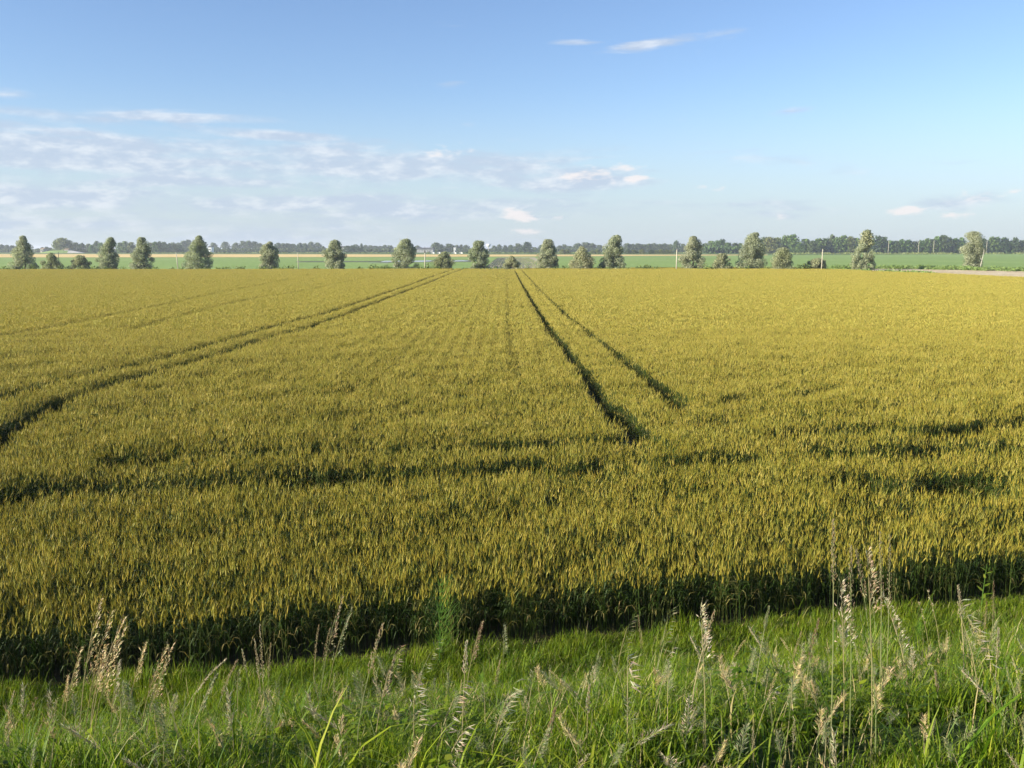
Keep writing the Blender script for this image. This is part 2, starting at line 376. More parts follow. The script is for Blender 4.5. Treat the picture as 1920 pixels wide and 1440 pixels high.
SIL = [(.35, .385, .235), (.40, .425, .285), (.30, .34, .205), (.42, .435, .315)]        # silvery willow, pale leaf backs
SIL2 = [(.35, .375, .21), (.40, .41, .24), (.31, .33, .18), (.41, .41, .27)]
TY = 176.0
ROW = [  # px x, top y, (h, left px, right px)..., label, name, kind
 (46, 443, [(0, -21, 22), (.3, -23, 22), (.5, -20, 19), (.7, -10, 13), (.85, -6, 9), (1, -1, 5)], 'cone shaped silvery willow, leftmost tree of the near row', 't'),
 (98, 475, [(0, -14, 17), (.5, -15, 18), (.8, -9, 10), (1, -3, 3)], 'round grey-green bush with a thin dark post, right of the leftmost willow', 'b'),
 (152, 480, [(0, -17, 17), (.5, -17, 18), (.8, -11, 11), (1, -5, 5)], 'low domed grey-green bush, third plant from the left in the near row', 'b'),
 (205, 446, [(0, -18, 17), (.25, -21, 22), (.5, -17, 18), (.75, -8, 15), (.88, -5, 14), (1, 5, 11)], 'silvery willow with a notched top just right of the low domed bush', 't'),
 (266, 446, [(0, -14, 18), (.3, -19, 20), (.5, -14, 17), (.8, -7, 16), (1, -2, 6)], 'silvery willow with one shoulder branch on its right, fifth in the near row', 't'),
 (370, 443, [(0, -18, 25), (.25, -25, 27), (.5, -19, 24), (.7, -14, 20), (.8, -6, 14), (1, 4, 11)], 'wide silvery willow with narrow leaning tip, right of the slim bent post', 't'),
 (503, 454, [(0, -19, 17), (.3, -17, 20), (.6, -14, 18), (.85, -7, 12), (1, 1, 8)], 'narrow silvery willow standing alone left of the second pole', 't'),
 (627, 451, [(0, -21, 13), (.25, -15, 22), (.6, -19, 18), (.75, -13, 14), (1, -3, 10)], 'pale top-heavy willow just right of the second pole', 't'),
 (760, 449, [(0, -20, 20), (.3, -23, 21), (.6, -22, 21), (.8, -14, 18), (.9, -9, 12), (1, -1, 9)], 'broad two-topped willow in front of the flooded field', 't'),
 (831, 473, [(0, -17, 17), (.5, -17, 20), (.8, -8, 13), (1, -1, 7)], 'olive bush beside the pole with a dark cap', 'b'),
 (896, 453, [(0, -17, 16), (.4, -18, 20), (.7, -14, 18), (.9, -8, 13), (1, -7, 12)], 'silvery willow at the left end of the row crop', 't'),
 (958, 481, [(0, -13, 13), (.5, -13, 15), (.8, -8, 9), (1, -3, 4)], 'smallest sparse bush in the row crop above the tramline', 'b'),
 (1026, 450, [(0, -15, 20), (.3, -21, 20), (.6, -13, 17), (.85, -9, 13), (1, -1, 8)], 'pale willow at the right end of the row crop', 't'),
 (1091, 463, [(0, -15, 18), (.3, -23, 22), (.6, -16, 18), (.85, -7, 9), (1, -4, 4)], 'rounded yellow-grey small willow in the middle, shorter than both neighbours', 'b'),
 (1149, 442, [(0, -24, 22), (.3, -21, 24), (.6, -16, 20), (.85, -9, 15), (1, 4, 12)], 'tall full willow with a small clump at its left foot', 't'),
 (1297, 444, [(0, -18, 18), (.3, -21, 22), (.6, -16, 20), (.85, -9, 14), (1, -3, 5)], 'full silvery willow right beside the thick white pole', 't'),
 (1353, 476, [(0, -15, 20), (.4, -18, 20), (.7, -14, 13), (1, -4, 5)], 'low brownish bush between the two tallest right-hand willows', 'b'),
 (1408, 437, [(0, -26, 19), (.3, -22, 24), (.5, -21, 26), (.7, -15, 22), (.9, -8, 14), (1, 4, 11)], 'tallest dense willow in the near row, in front of the right-hand wood', 't'),
 (1465, 466, [(0, -20, 22), (.4, -20, 21), (.7, -12, 17), (1, -4, 9)], 'cone shaped brown-grey bush with dark left side, right of the tallest willow', 'b'),
 (1527, 485, [(0, -20, 25), (.5, -18, 26), (.8, -8, 20), (1, 0, 10)], 'low wide bush behind the short pale pole on the right', 'b'),
 (1617, 454, [(0, -20, 22), (.3, -24, 24), (.65, -19, 20), (.9, -9, 10), (1, -5, 6)], 'pale round willow with a second thin crown rising above it', 'two'),
 (1825, 436, [(0, -18, 15), (.3, -20, 17), (.6, -21, 19), (.85, -17, 18), (1, -10, 12)], 'columnar ragged willow with a bare white trunk, rightmost of the near row', 'col'),
]
PXM = TY / FPX          # metres per pixel of the 1920 frame at the row
ROWX = []
for i, (px, ty, prof, lab, kd) in enumerate(ROW):
    yy = TY + (i * 37 % 7) * .5 + (0 if px < 1560 else 16 if px < 1700 else 22) - (3.2 if kd == 'b' else 0)
    base = at_z(px, 465.3 + CAMZ * FPX / yy * .998, 0); base = Vector(((px - 960) / FPX * (yy * ct + CAMZ * st), yy, 0))
    H = at_y(px, ty, yy).z; k = yy / FPX
    t = empty('willow_tree' if kd != 'b' else 'willow_bush', base); tag(t, lab, 'tree' if kd != 'b' else 'bush', 'willows along the far edge of the wheat')
    pr = [(h, l * k, r_ * k) for h, l, r_ in prof]
    mb = MB(); pal = SIL if kd != 'b' else SIL2
    n = int(3000 + H * 900) if kd != 'b' else int(1800 + H * 900)
    crown(mb, pr, H, 100 + i, int(n * 1.9), .135, pal, puff=(.065, .125) if kd != 'b' else (.10, .19), shell=.7)
    if kd == 'two':
        m2 = MB(); H2 = at_y(px, 432, yy).z
        crown(m2, [(0, -1.0, 1.6), (.62, -.6, 1.6), (.75, -.8, 2.0), (.9, -.6, 1.9), (1, 0, 1.1)], H2, 330, 1300, .24, SIL2, puff=(.06, .09), base=.68)
        o = m2.build('upper_crown', M_willow, t); o['label'] = 'thin upper crown on bare stems'
    if kd == 't' and i == 14: crown(mb, [(0, -.9 - 2.1, .6 - 2.1), (1, -.4 - 2.1, .3 - 2.1)], 1.6, 331, 300, .22, SIL2, puff=(.2, .3))
    mb.build('crown', M_willow, t)
    tm = MB(); trunk(tm, H if kd != 'two' else H * 1.35, .16 if kd != 'b' else .08, 400 + i, x0=.2 if kd != 'two' else .6)
    tm.build('trunk', M_bark, t, True)
    if kd == 'col':
        dm = MB(); dm.tube([(.35, -1.9, 0), (.55, -2.1, 1.6), (.82, -2.15, 3.2), (.9, -2.1, 4.4)], [.075, .065, .045, .02], 6)
        dm.tube([(.58, -2.1, 1.9), (.2, -2.15, 2.5)], [.05, .02], 5)
        o = dm.build('dead_stem', M_pale, t, True); o['label'] = 'bare bleached stem leaning on the right side'
    ROWX.append((px, lab))

# scrub and weeds along the foot of the row
def scrub(name, spots, seed, pal, leaf, mtl, label, cat):
    mb = MB(); r = random.Random(seed)
    for (px, yy, hw, h, n) in spots:
        x0 = (px - 960) / FPX * (yy * ct + CAMZ * st)
        m2 = MB(); crown(m2, [(0, -hw, hw), (.6, -hw * .9, hw * .9), (1, -hw * .5, hw * .5)], h, r.randrange(9999), n, leaf, pal, puff=(.3, .5))
        m2.v = [(v[0] + x0, v[1] + yy, v[2]) for v in m2.v]; mb.add(m2.v, m2.f); mb.c = mb.c[:len(mb.c) - len(m2.f)] + m2.c
    o = mb.build(name, mtl); tag(o, label, cat, kind='stuff'); return o
GRN = [(.22, .30, .08), (.26, .33, .10), (.30, .35, .13)]; DGRN = [(.08, .13, .04), (.11, .16, .055)]
r_ = random.Random(5)
scrub('ditch_weeds', [(px, 172 + r_.uniform(0, 4), r_.uniform(.4, 1.1), r_.uniform(.75, 1.25), 50) for px in [r_.uniform(-60, 1560) for _ in range(150)]] +
      [(px, 172 + r_.uniform(0, 3), 1.1, r_.uniform(1.1, 1.6), 120) for px in (10, 60, 130, 180, 545, 700, 712, 724, 785, 805, 818, 1205, 1215, 1325, 1500, 1512)], 1, DGRN + GRN[:1], .2, M_far, 'dark weeds along the ditch at the foot of the willow row', 'weeds')
scrub('verge_weeds', [(px, 168 - max(0, px - 1590) * .10 + r_.uniform(-3, 3), 1.0, r_.uniform(.5, .85), 80) for px in [1545 + 205 * r_.random() for _ in range(60)]] +
      [(px, 205 - max(0, px - 1700) * .10 + r_.uniform(-3, 3), 1.2, r_.uniform(.45, .9), 90) for px in [1560 + 480 * r_.random() for _ in range(170)]], 2, GRN, .22, M_far, 'tall green weeds on the verge round the stubble', 'weeds')
scrub('field_margin', [(px, 700 + r_.uniform(-8, 8), 4, r_.uniform(.8, 1.6), 22) for px in [1440 + 640 * r_.random() for _ in range(170)]], 3, GRN + [(.2, .22, .1)], .55, M_far, 'rough grass margin below the poles and the right-hand wood', 'weeds')

# crop rows in the strip beyond the wheat
mb = MB(); vpx = 944.0
for k in range(-9, 14):
    p0 = at_z(955 + k * 5.6 + 3, 503.5, .06); p1 = at_z(955 + (k * 5.6 + 3) * .47, 483.6, .06)
    r = random.Random(k)
    for j in range(46):
        p = p0.lerp(p1, (j + r.random()) / 46)
        if r.random() < .2: continue
        h = r.uniform(.15, .34); ww = r.uniform(.1, .2); ln = (p1 - p0).length / 46 * .6
        c = random.choice(((.17, .24, .07), (.22, .26, .09), (.28, .28, .14)))
        mb.add([(p.x - ww, p.y - ln, .06), (p.x + ww, p.y - ln, .06), (p.x + ww, p.y + ln, .06), (p.x - ww, p.y + ln, .06), (p.x, p.y - ln * .8, h), (p.x, p.y + ln * .8, h)],
               [(0, 1, 4), (1, 2, 5, 4), (2, 3, 5), (3, 0, 4, 5)], c)
tag(mb.build('row_crop', M_far), 'straight rows of young crop on brown soil behind the willows', 'crop rows', kind='stuff')

# ---------------------------------------------------------------- far trees
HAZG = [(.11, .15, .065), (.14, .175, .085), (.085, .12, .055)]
OLIV = [(.19, .22, .07), (.22, .24, .09), (.14, .17, .05)]
DARK = [(.055, .095, .035), (.075, .115, .04), (.09, .13, .05)]
FRSH = [(.12, .20, .045), (.16, .24, .06), (.09, .155, .04)]
PALE = [(.17, .18, .12), (.20, .20, .14), (.12, .13, .085)]
ROUND = [(0, -.2, .2), (.12, -.42, .42), (.4, -.52, .52), (.75, -.42, .42), (1, -.16, .16)]
LOWR = [(0, -.5, .5), (.3, -.54, .54), (.7, -.42, .42), (1, -.18, .18)]
SPIR = [(0, -.4, .4), (.3, -.5, .5), (.7, -.4, .4), (1, -.1, .1)]
FT = {}
def ftmesh(shape, pal, s):
    key = (shape, pal, s)
    if key not in FT:
        prof = {'r': ROUND, 'l': LOWR, 's': SPIR}[shape]; P_ = {'h': HAZG, 'o': OLIV, 'd': DARK, 'f': FRSH, 'p': PALE}[pal]
        H = 10.0; wd = {'r': 9.0, 'l': 10.0, 's': 3.2}[shape]
        mb = MB(); crown(mb, [(h, a * wd, b * wd) for h, a, b in prof], H, 900 + s * 17 + ord(pal), 900 if shape != 's' else 450, .85, P_, puff=(.12, .2) if shape != 's' else (.08, .12), base=.0)
        tm = MB(); trunk(tm, H, .25, s)
        FT[key] = (mb.mesh('crown', M_far), tm.mesh('trunk', M_bark), wd)
    return FT[key]
KIND = {'h': 'hazy grey-green', 'o': 'olive', 'd': 'dark green', 'f': 'leafy green', 'p': 'pale grey'}
FAR = []   # px, top y, width px, shape, palette, distance
def F(*a): FAR.append(a)
for px, ty in ((4, 459), (14, 460), (24, 460.5), (33, 462)): F(px, ty, 14, 'l', 'd', 1050)
for px, ty in ((72, 466), (80, 464), (88, 463), (95, 465)): F(px, ty, 11, 'l', 'd', 1000)
F(108, 452, 18, 'r', 'o', 900); F(119, 447.5, 26, 'r', 'o', 900); F(131, 452, 16, 'r', 'o', 905); F(143, 456, 16, 'l', 'd', 920); F(155, 456.5, 14, 'l', 'd', 920)
F(167, 458, 13, 'r', 'h', 940); F(173, 460, 13, 'l', 'f', 900); F(182, 453, 12, 'r', 'h', 960); F(190, 456, 14, 'r', 'f', 930); F(226, 456, 14, 'l', 'f', 900); F(236, 453.5, 16, 'r', 'f', 900); F(248, 455, 16, 'r', 'o', 900)
F(283, 456, 14, 'l', 'o', 900); F(292, 454.5, 16, 'r', 'f', 900); F(300, 453, 9, 's', 'd', 900)
for px, ty in ((308, 455), (318, 457), (328, 458), (338, 460)): F(px, ty, 15, 'l', 'd', 950)
for px, ty in ((325, 455.5), (335, 456), (345, 452.5), (354, 451), (362, 455)): F(px, ty, 14, 'r', 'h', 1250)
F(400, 456, 13, 'r', 'h', 1300); F(407, 463, 12, 'l', 'h', 1200); F(423, 454.5, 15, 'r', 'h', 1250); F(443, 456, 15, 'r', 'h', 1250)
for px, ty in ((456, 453), (467, 452.5), (478, 454), (488, 457)): F(px, ty, 15, 'r', 'h', 1250)
for px, ty in ((522, 456), (531, 457), (540, 456.5), (550, 458)): F(px, ty, 15, 'r', 'd', 1150)
F(563, 456, 12, 'r', 'd', 1100); F(572, 457, 13, 'r', 'h', 1200); F(574, 457, 4, 's', 'd', 1050); F(584, 454.5, 15, 'r', 'h', 1250); F(596, 456, 13, 'r', 'h', 1250); F(606, 462, 9, 'r', 'd', 1100)
for px, ty in ((652, 461), (662, 461), (671, 464)): F(px, ty, 16, 'l', 'd', 1000)
F(678, 457, 6, 's', 'd', 1000); F(667, 459, 12, 'r', 'h', 1300)
for k, px in enumerate(range(686, 740, 9)): F(px, 460 + (k * 5 % 4) * .6, 12, 'rrs'[k % 3], 'h', 1350)
F(783, 461, 12, 'r', 'h', 1250); F(818, 456, 18, 'r', 'h', 1050); F(828, 459, 12, 'r', 'h', 1050); F(842, 458, 19, 'r', 'h', 1050); F(857, 460, 10, 'r', 'h', 1200); F(865, 459, 6, 's', 'h', 1200); F(874, 460, 13, 'r', 'h', 1200)
F(926, 461, 10, 'r', 'h', 1250); F(936, 459, 10, 'r', 'h', 1250); F(947, 460, 9, 'r', 'd', 1150); F(958, 460, 13, 'r', 'h', 1150); F(971, 457.5, 15, 'r', 'h', 1100); F(988, 454, 18, 'r', 'd', 1050); F(980, 463, 10, 'l', 'd', 1000); F(991, 464, 6, 's', 'h', 1000); F(1002, 464, 12, 'l', 'h', 1200)
F(1014, 460, 10, 'r', 'd', 1100); F(1050, 461, 13, 'r', 'h', 1250); F(1058, 459, 12, 'r', 'h', 1250); F(1068, 462, 13, 'l', 'h', 1200); F(1084, 457, 20, 'r', 'h', 1200); F(1098, 455.5, 22, 'r', 'h', 1200); F(1110, 457, 16, 'r', 'h', 1200); F(1124, 460, 14, 'r', 'h', 1250)
for k, px in enumerate(range(1176, 1262, 10)): F(px, 457 + (k * 3 % 5) * .45, 17, 'r', 'h', 1150)
F(1268, 452.5, 13, 'r', 'h', 1000); F(1280, 458, 13, 'r', 'h', 1150); F(1322, 457, 14, 'r', 'h', 1050)
for k, (px, pal) in enumerate(((1177, 'd'), (1186, 'o'), (1191, 'd'), (1204, 'o'), (1221, 'd'), (1230, 'o'), (1240, 'o'), (1250, 'o'), (1258, 'o'), (1055, 'o'), (1064, 'o'), (1112, 'o'), (1120, 'o'))): F(px, 467.5 + (k % 3), 10, 'l', pal, 760)
F(1334, 453, 20, 'r', 'f', 860); F(1346, 452, 20, 'r', 'f', 850); F(1354, 449.5, 18, 'r', 'd', 860); F(1366, 456, 18, 'l', 'f', 840); F(1378, 456, 18, 'l', 'd', 840); F(1388, 457, 14, 'l', 'f', 840)
F(1434, 446, 22, 'r', 'd', 840); F(1443, 446, 26, 'r', 'o', 800); F(1457, 447, 22, 'r', 'o', 800); F(1473, 443, 22, 'r', 'f', 810); F(1486, 442, 26, 'r', 'f', 800); F(1499, 458, 16, 'l', 'f', 780); F(1511, 449.5, 24, 'r', 'f', 800); F(1524, 453, 18, 'l', 'd', 790)
F(1534, 449, 24, 'r', 'f', 800); F(1546, 448.5, 22, 'r', 'd', 800); F(1559, 442.5, 15, 'r', 'h', 820); F(1570, 446, 20, 'r', 'f', 800); F(1581, 443.5, 22, 'r', 'f', 800); F(1594, 445, 20, 'r', 'o', 800); F(1606, 448, 20, 'r', 'f', 800); F(1630, 450, 18, 'l', 'd', 800)
F(1645, 444, 24, 'r', 'd', 770); F(1656, 446, 18, 'r', 'd', 770)
for k, (px, ty) in enumerate(((1668, 452), (1680, 453), (1690, 450.5), (1702, 451), (1714, 453), (1727, 451.5), (1738, 449), (1747, 450))): F(px, ty, 20, 'lr'[k % 2], 'fdf'[k % 3], 800)
F(1757, 445, 18, 'r', 'f', 800); F(1768, 443, 22, 'r', 'd', 800); F(1779, 447, 16, 'r', 'd', 800); F(1790, 448, 18, 'r', 'f', 800); F(1802, 447, 14, 'r', 'f', 800)
F(1843, 449, 16, 'r', 'd', 800); F(1858, 446, 18, 'r', 'f', 800); F(1868, 446, 18, 'r', 'f', 800); F(1881, 445.5, 18, 'r', 'd', 800); F(1892, 453, 18, 'l', 'f', 800); F(1902, 447, 18, 'r', 'd', 800); F(1915, 452, 18, 'l', 'd', 800); F(1930, 449, 22, 'r', 'f', 800); F(1950, 447, 22, 'r', 'd', 800)
F(-14, 458, 16, 'l', 'd', 1050); F(-32, 457, 18, 'r', 'd', 1050)
SHORT = ['the leftmost willow', 'the post bush', 'the low domed bush', 'the notched willow', 'the shouldered willow', 'the leaning-tip willow', 'the lone narrow willow', 'the top-heavy willow', 'the two-topped willow', 'the olive bush', 'the row crop left willow', 'the smallest bush', 'the row crop right willow', 'the small rounded willow', 'the tall full willow', 'the white-pole willow', 'the low brownish bush', 'the tallest willow', 'the brown-grey bush', 'the low wide bush', 'the two-crowned willow', 'the rightmost willow']
ORD = ['first', 'second', 'third', 'fourth', 'fifth', 'sixth', 'seventh', 'eighth', 'ninth', 'tenth', 'eleventh', 'twelfth', 'thirteenth', 'fourteenth', 'fifteenth']
FAR.sort(key=lambda a: a[0])
cnt = {}
for j, (px, ty, wpx, sh, pal, yy) in enumerate(FAR):
    H = at_y(px, ty, yy).z; x0 = (px - 960) / FPX * (yy * ct + CAMZ * st)
    cm, tmesh, wd = ftmesh(sh, pal, j % 4)
    t = empty('far_tree', (x0, yy, 0)); W = wpx * yy / FPX
    t.scale = (W / wd * 1.12, (W / wd + H / 10) * .55, H / 10 * 1.02)
    for nm, m_ in (('crown', cm), ('trunk', tmesh)):
        o = bpy.data.objects.new(nm, m_); COL.objects.link(o); o.parent = t
    g = sum(1 for q, _ in ROWX if q < px)
    key = (g, pal, sh); cnt[key] = cnt.get(key, 0) + 1
    shp = {'r': 'tree', 'l': 'low tree', 's': 'slim tree'}[sh]
    where = f'left of {SHORT[0]}' if g == 0 else f'right of {SHORT[-1]}' if g == len(ROWX) else f'far behind, right after {SHORT[g-1]}'
    tag(t, f'{ORD[cnt[key]-1]} {KIND[pal]} far {shp} {where}', 'tree', 'trees of the far tree line')

def thicket(name, spans, seed, pal, leaf, label):
    mb = MB(); r = np.random.default_rng(seed)
    for (a, b, t0, t1, yy, n) in spans:
        px = r.uniform(a, b, n); k = yy / FPX
        top = np.interp(px, [a, b], [t0, t1]); H = (465.3 - top) * k + CAMZ
        H = H * (.8 + .25 * np.sin(px * .9 + seed) * np.sin(px * .37))
        z = H * r.random(n) ** .7; y = yy + r.uniform(-6, 6, n); x = (px - 960) / FPX * (yy * ct + CAMZ * st)
        pos = np.stack([x, y, z], 1); d = r.normal(size=(n, 3)); d /= np.linalg.norm(d, axis=1)[:, None]
        e = np.cross(d, r.normal(size=(n, 3))); e /= np.linalg.norm(e, axis=1)[:, None]; f = np.cross(d, e)
        s = leaf * r.uniform(.6, 1.4, n)[:, None]
        v = np.stack([pos - e * s, pos + f * s, pos + e * s, pos - f * s], 1).reshape(-1, 3)
        b0 = len(mb.v); mb.v.extend(v.tolist()); mb.f.extend((np.arange(n * 4).reshape(n, 4) + b0).tolist())
        P_ = np.array(pal); mb.c.extend((P_[r.integers(0, len(P_), n)] * r.uniform(.8, 1.2, n)[:, None]).tolist()); mb.m.extend([0] * n)
    tag(mb.build(name, M_far), label, 'thicket', kind='stuff')
thicket('far_thicket', [(-60, 330, 467, 467, 1000, 3800), (300, 760, 465.5, 466, 1080, 5000), (760, 1340, 466.5, 465, 1180, 6000)], 3, DARK + HAZG, .9, 'continuous dark undergrowth at the foot of the far tree line')
thicket('wood_thicket', [(1320, 1430, 461, 461, 830, 1600), (1430, 1700, 459, 459, 815, 4200), (1700, 2000, 458, 458, 815, 4600)], 5, FRSH + DARK, .9, 'dense undergrowth of the right-hand wood')
thicket('hedge_row', [(270, 760, 472.8, 472.8, 840, 1300), (800, 1330, 472.6, 472.6, 830, 1700)], 8, OLIV + DARK[:1], .6, 'low clipped hedge behind the yellow field')

# ---------------------------------------------------------------- small structures far off
def X_(px, yy): return (px - 960) / FPX * (yy * ct + CAMZ * st)
def Z_(py, yy, px=960): return at_y(px, py, yy).z
def house(px0, px1, wall_y, top_y, yy, wallm, roofm, label, name='farm_house', nwin=2, depth=8):
    x0, x1 = X_(px0, yy), X_(px1, yy); zw, zt = Z_(wall_y, yy), Z_(top_y, yy)
    h = empty(name, ((x0 + x1) / 2, yy, 0)); hw = (x1 - x0) / 2
    mb = MB(); mb.box((0, 0, zw / 2), (hw, depth / 2, zw / 2)); mb.build('wall', wallm, h)
    mb = MB(); e = .4
    mb.add([(-hw - e, -depth / 2 - e, zw + .003), (hw + e, -depth / 2 - e, zw + .003), (hw + e, depth / 2 + e, zw + .003), (-hw - e, depth / 2 + e, zw + .003), (-hw - e * .5, 0, zt), (hw + e * .5, 0, zt)], [(0, 1, 5, 4), (2, 3, 4, 5), (0, 4, 3), (1, 2, 5), (3, 2, 1, 0)])
    mb.build('roof', roofm, h)
    for k in range(nwin):
        f = MB(); xx = -hw + (k + 1) * 2 * hw / (nwin + 1); f.box((xx, -depth / 2 - .02, zw * .55), (.5, .04, .7)); wo_ = f.build('window', M_white, h)
        g = MB(); g.box((xx, -depth / 2 - .045, zw * .55), (.4, .03, .6)); g.build('pane', M_glass, wo_)
    d = MB(); d.box((hw * .55, -depth / 2 - .03, 1.0), (.5, .05, 1.0)); d.build('door', M_dark, h)
    tag(h, label, 'house'); return h
house(393, 399, 463.5, 461, 1020, M_white, M_droof, 'small white house peeping out right of the leaning-tip willow', nwin=2)
house(79, 85, 467, 464.8, 990, M_conc, M_roof, 'orange-roofed house low among trees right of the leftmost willow', nwin=2)
house(124, 131, 468, 466, 890, M_conc, M_roof, 'pale farmhouse under the big olive tree on the left mound', nwin=3)
house(782, 813, 467.3, 464.2, 1000, M_grey, M_droof, 'long dark-roofed barn behind the pole with the dark cap', 'barn', 5, 14)
house(640, 668, 464, 461.2, 1030, M_grey, M_droof, 'long dark barn roof right of the top-heavy willow', 'barn', 4, 14)
house(851, 855, 465, 463.5, 1020, M_white, M_grey, 'tiny white tower house between the olive bush and the next willow', nwin=1, depth=5)
for k, (a, b) in enumerate(((806, 815), (819, 826), (829, 837), (846, 856), (858, 868))):
    yy = 800.0; x0, x1 = X_(a, yy), X_(b, yy); h = Z_(472.4, yy)
    g = empty('plastic_tunnel', ((x0 + x1) / 2, yy, 0)); hw = (x1 - x0) / 2; mb = MB()
    vs = []
    for y in (-4, 4):
        for i in range(7): q = math.pi * i / 6; vs.append((-hw * math.cos(q), y, max(h, .8) * math.sin(q) ** .7))
    mb.add(vs, [(i, i + 1, i + 8, i + 7) for i in range(6)] + [tuple(range(7)), tuple(range(13, 6, -1))]); mb.build('cover', M_white, g, True)
    mb = MB(); mb.box((0, -4.03, .5), (.5, .03, .5)); mb.build('door', M_grey, g)
    tag(g, f'{ORD[k]} low white plastic tunnel from the left at the far yellow field edge', 'greenhouse', 'plastic tunnels')
# water tower
yy = 1150; t = empty('water_tower', (X_(916, yy), yy, 0)); zt = Z_(457.3, yy); z0 = zt - 3.6
mb = MB(); mb.tube([(0, 0, 0), (0, 0, z0)], [.9, .75], 10); mb.build('shaft', M_grey, t, True)
mb = MB(); mb.tube([(0, 0, z0), (0, 0, z0 + 1), (0, 0, z0 + 3), (0, 0, zt)], [.8, 2.7, 2.9, 1.0], 14); mb.build('tank', M_white, t, True)
tag(t, 'white water tower above the trees right of the willow at the row crop', 'water tower')
# mound with ramp
yy = 880; mb = MB()
ring = []
for (q, h) in ((1, -.05), (.75, .35), (.45, .8), (0, 1)):
    n = 1 if q == 0 else 14
    ring.append([(q * 20 * math.cos(a) * 1.0, q * 12 * math.sin(a), h * 2.6) for a in [2 * math.pi * i / 14 for i in range(n)]])
vs = [v for r in ring for v in r]; fs = []
for a in range(2):
    for i in range(14): fs.append((a * 14 + i, a * 14 + (i + 1) % 14, (a + 1) * 14 + (i + 1) % 14, (a + 1) * 14 + i))
for i in range(14): fs.append((28 + i, 28 + (i + 1) % 14, 42))
mb.add(vs, fs); o = mb.build('grassy_mound', M_green, None, True, (X_(112, yy), yy, 0)); o['kind'] = 'structure'
mb = MB(); mb.add([(X_(128, 870), 868, .02), (X_(158, 870), 868, .02), (X_(136, 870), 870, 2.2), (X_(128, 870), 870, 2.3), (X_(128, 880), 884, .02), (X_(158, 880), 884, .02), (X_(136, 880), 882, 2.2), (X_(128, 880), 882, 2.3)],
    [(0, 1, 2, 3), (5, 4, 7, 6), (1, 5, 6, 2), (2, 6, 7, 3), (3, 7, 4, 0)])
o = mb.build('gravel_ramp', M_grey); o['kind'] = 'structure'
# poles
def pole(px, top, yy, lean_px, r0, mtl, label, name='field_pole', cap=None, arm=False, grp='poles along the willow row'):
    x0 = X_(px, yy); zt = Z_(top, yy); t = empty(name, (x0, yy, 0)); lx = lean_px * yy / FPX
    mb = MB(); mb.tube([(0, 0, -.1), (lx * .5, 0, zt * .5), (lx, 0, zt)], [r0 * 1.15, r0, r0 * .8], 8); mb.build('shaft', mtl, t, True)
    mb = MB(); mb.tube([(lx, 0, zt + .003), (lx, 0, zt + .1)], [r0 * .9, r0 * .6], 8)
    if cap: mb.tube([(lx, -r0, zt - .3), (lx, -r0 * 1.6, zt - .1), (lx, -r0, zt + .12)], [.05, .16, .1], 6); mb.tube([(lx, 0, zt + .1), (lx, 0, zt + .9)], [.03, .02], 5)
    mb.build('cap', M_dark if cap else mtl, t, True)
    if arm:
        mb = MB(); mb.box((lx, -r0 - .05, zt - .35), (.75, .05, .06)); a = mb.build('crossarm', M_grey, t)
        for s in (-.62, .62):
            mb = MB(); mb.tube([(lx + s, -r0 - .05, zt - .29), (lx + s, -r0 - .05, zt - .1)], [.05, .07], 6); mb.build('insulator', M_white, a, True)
    tag(t, label, 'pole', grp); return t
pole(334.5, 474.5, 174, -2.2, .085, M_conc, 'slim pale post leaning left, left of the leaning-tip willow')
pole(560, 474, 174, -.8, .07, M_conc, 'thin pale pole in the gap between the narrow and top-heavy willows')
pole(797, 471, 174, .2, .10, M_conc, 'pale pole with a dark cap and rod on top near the flooded field', cap=True)
pole(1268, 468.5, 173, .3, .105, M_conc, 'thick white pole beside a willow right of centre')
pole(1540, 468, 171, .6, .095, M_conc, 'short pale pole in front of the low wide bush')
pole(112, 473.5, 174, 0, .06, M_dark, 'thin dark post at the right side of the second plant')
PP = [(1665, 450.5, 690), (1721.5, 451.5, 760), (1750, 451, 790), (1849, 450, 790)]
for k, (px, top, yy) in enumerate(PP):
    pole(px, top, yy, .3, .16, M_conc, f'{ORD[k]} pale utility pole from the left before the right-hand wood', 'utility_pole', arm=True, grp='utility poles before the wood')
pts = [Vector((X_(px, yy), yy, Z_(top, yy) - .1)) for px, top, yy in PP]; pts.append(Vector((X_(1990, 800), 800, pts[-1].z)))
for s in (-.62, .62):
    for a, b in zip(pts[:-1], pts[1:]):
        mb = MB(); mb.tube([a.lerp(b, i / 8) + Vector((s, -.3, -.9 * 4 * (i / 8) * (1 - i / 8))) for i in range(9)], .035, 4); 
        o = mb.build('overhead_wire', M_dark)
        o['label'] = f"{'upper left' if s < 0 else 'lower right'} overhead wire strung from the {ORD[pts.index(a)]} utility pole on the right"; o['category'] = 'wire'; o['group'] = 'wires between the utility poles'
for k, (px, top) in enumerate(((750, 445.5), (764.5, 442))):
    yy = 900; t = empty('radio_mast', (X_(px, yy), yy, 0)); zt = Z_(top, yy)
    mb = MB(); mb.tube([(0, 0, 0), (0, 0, zt)], [.22, .12], 6); mb.build('shaft', M_grey, t, True)
    for q in range(2):
        mb = MB(); mb.box((0, 0, zt - .8 - q * 1.5), (.9, .06, .06)); mb.build('antenna_bar', M_grey, t)
    tag(t, ('shorter left' if k == 0 else 'taller right') + ' mast rising above the two-topped willow', 'mast')

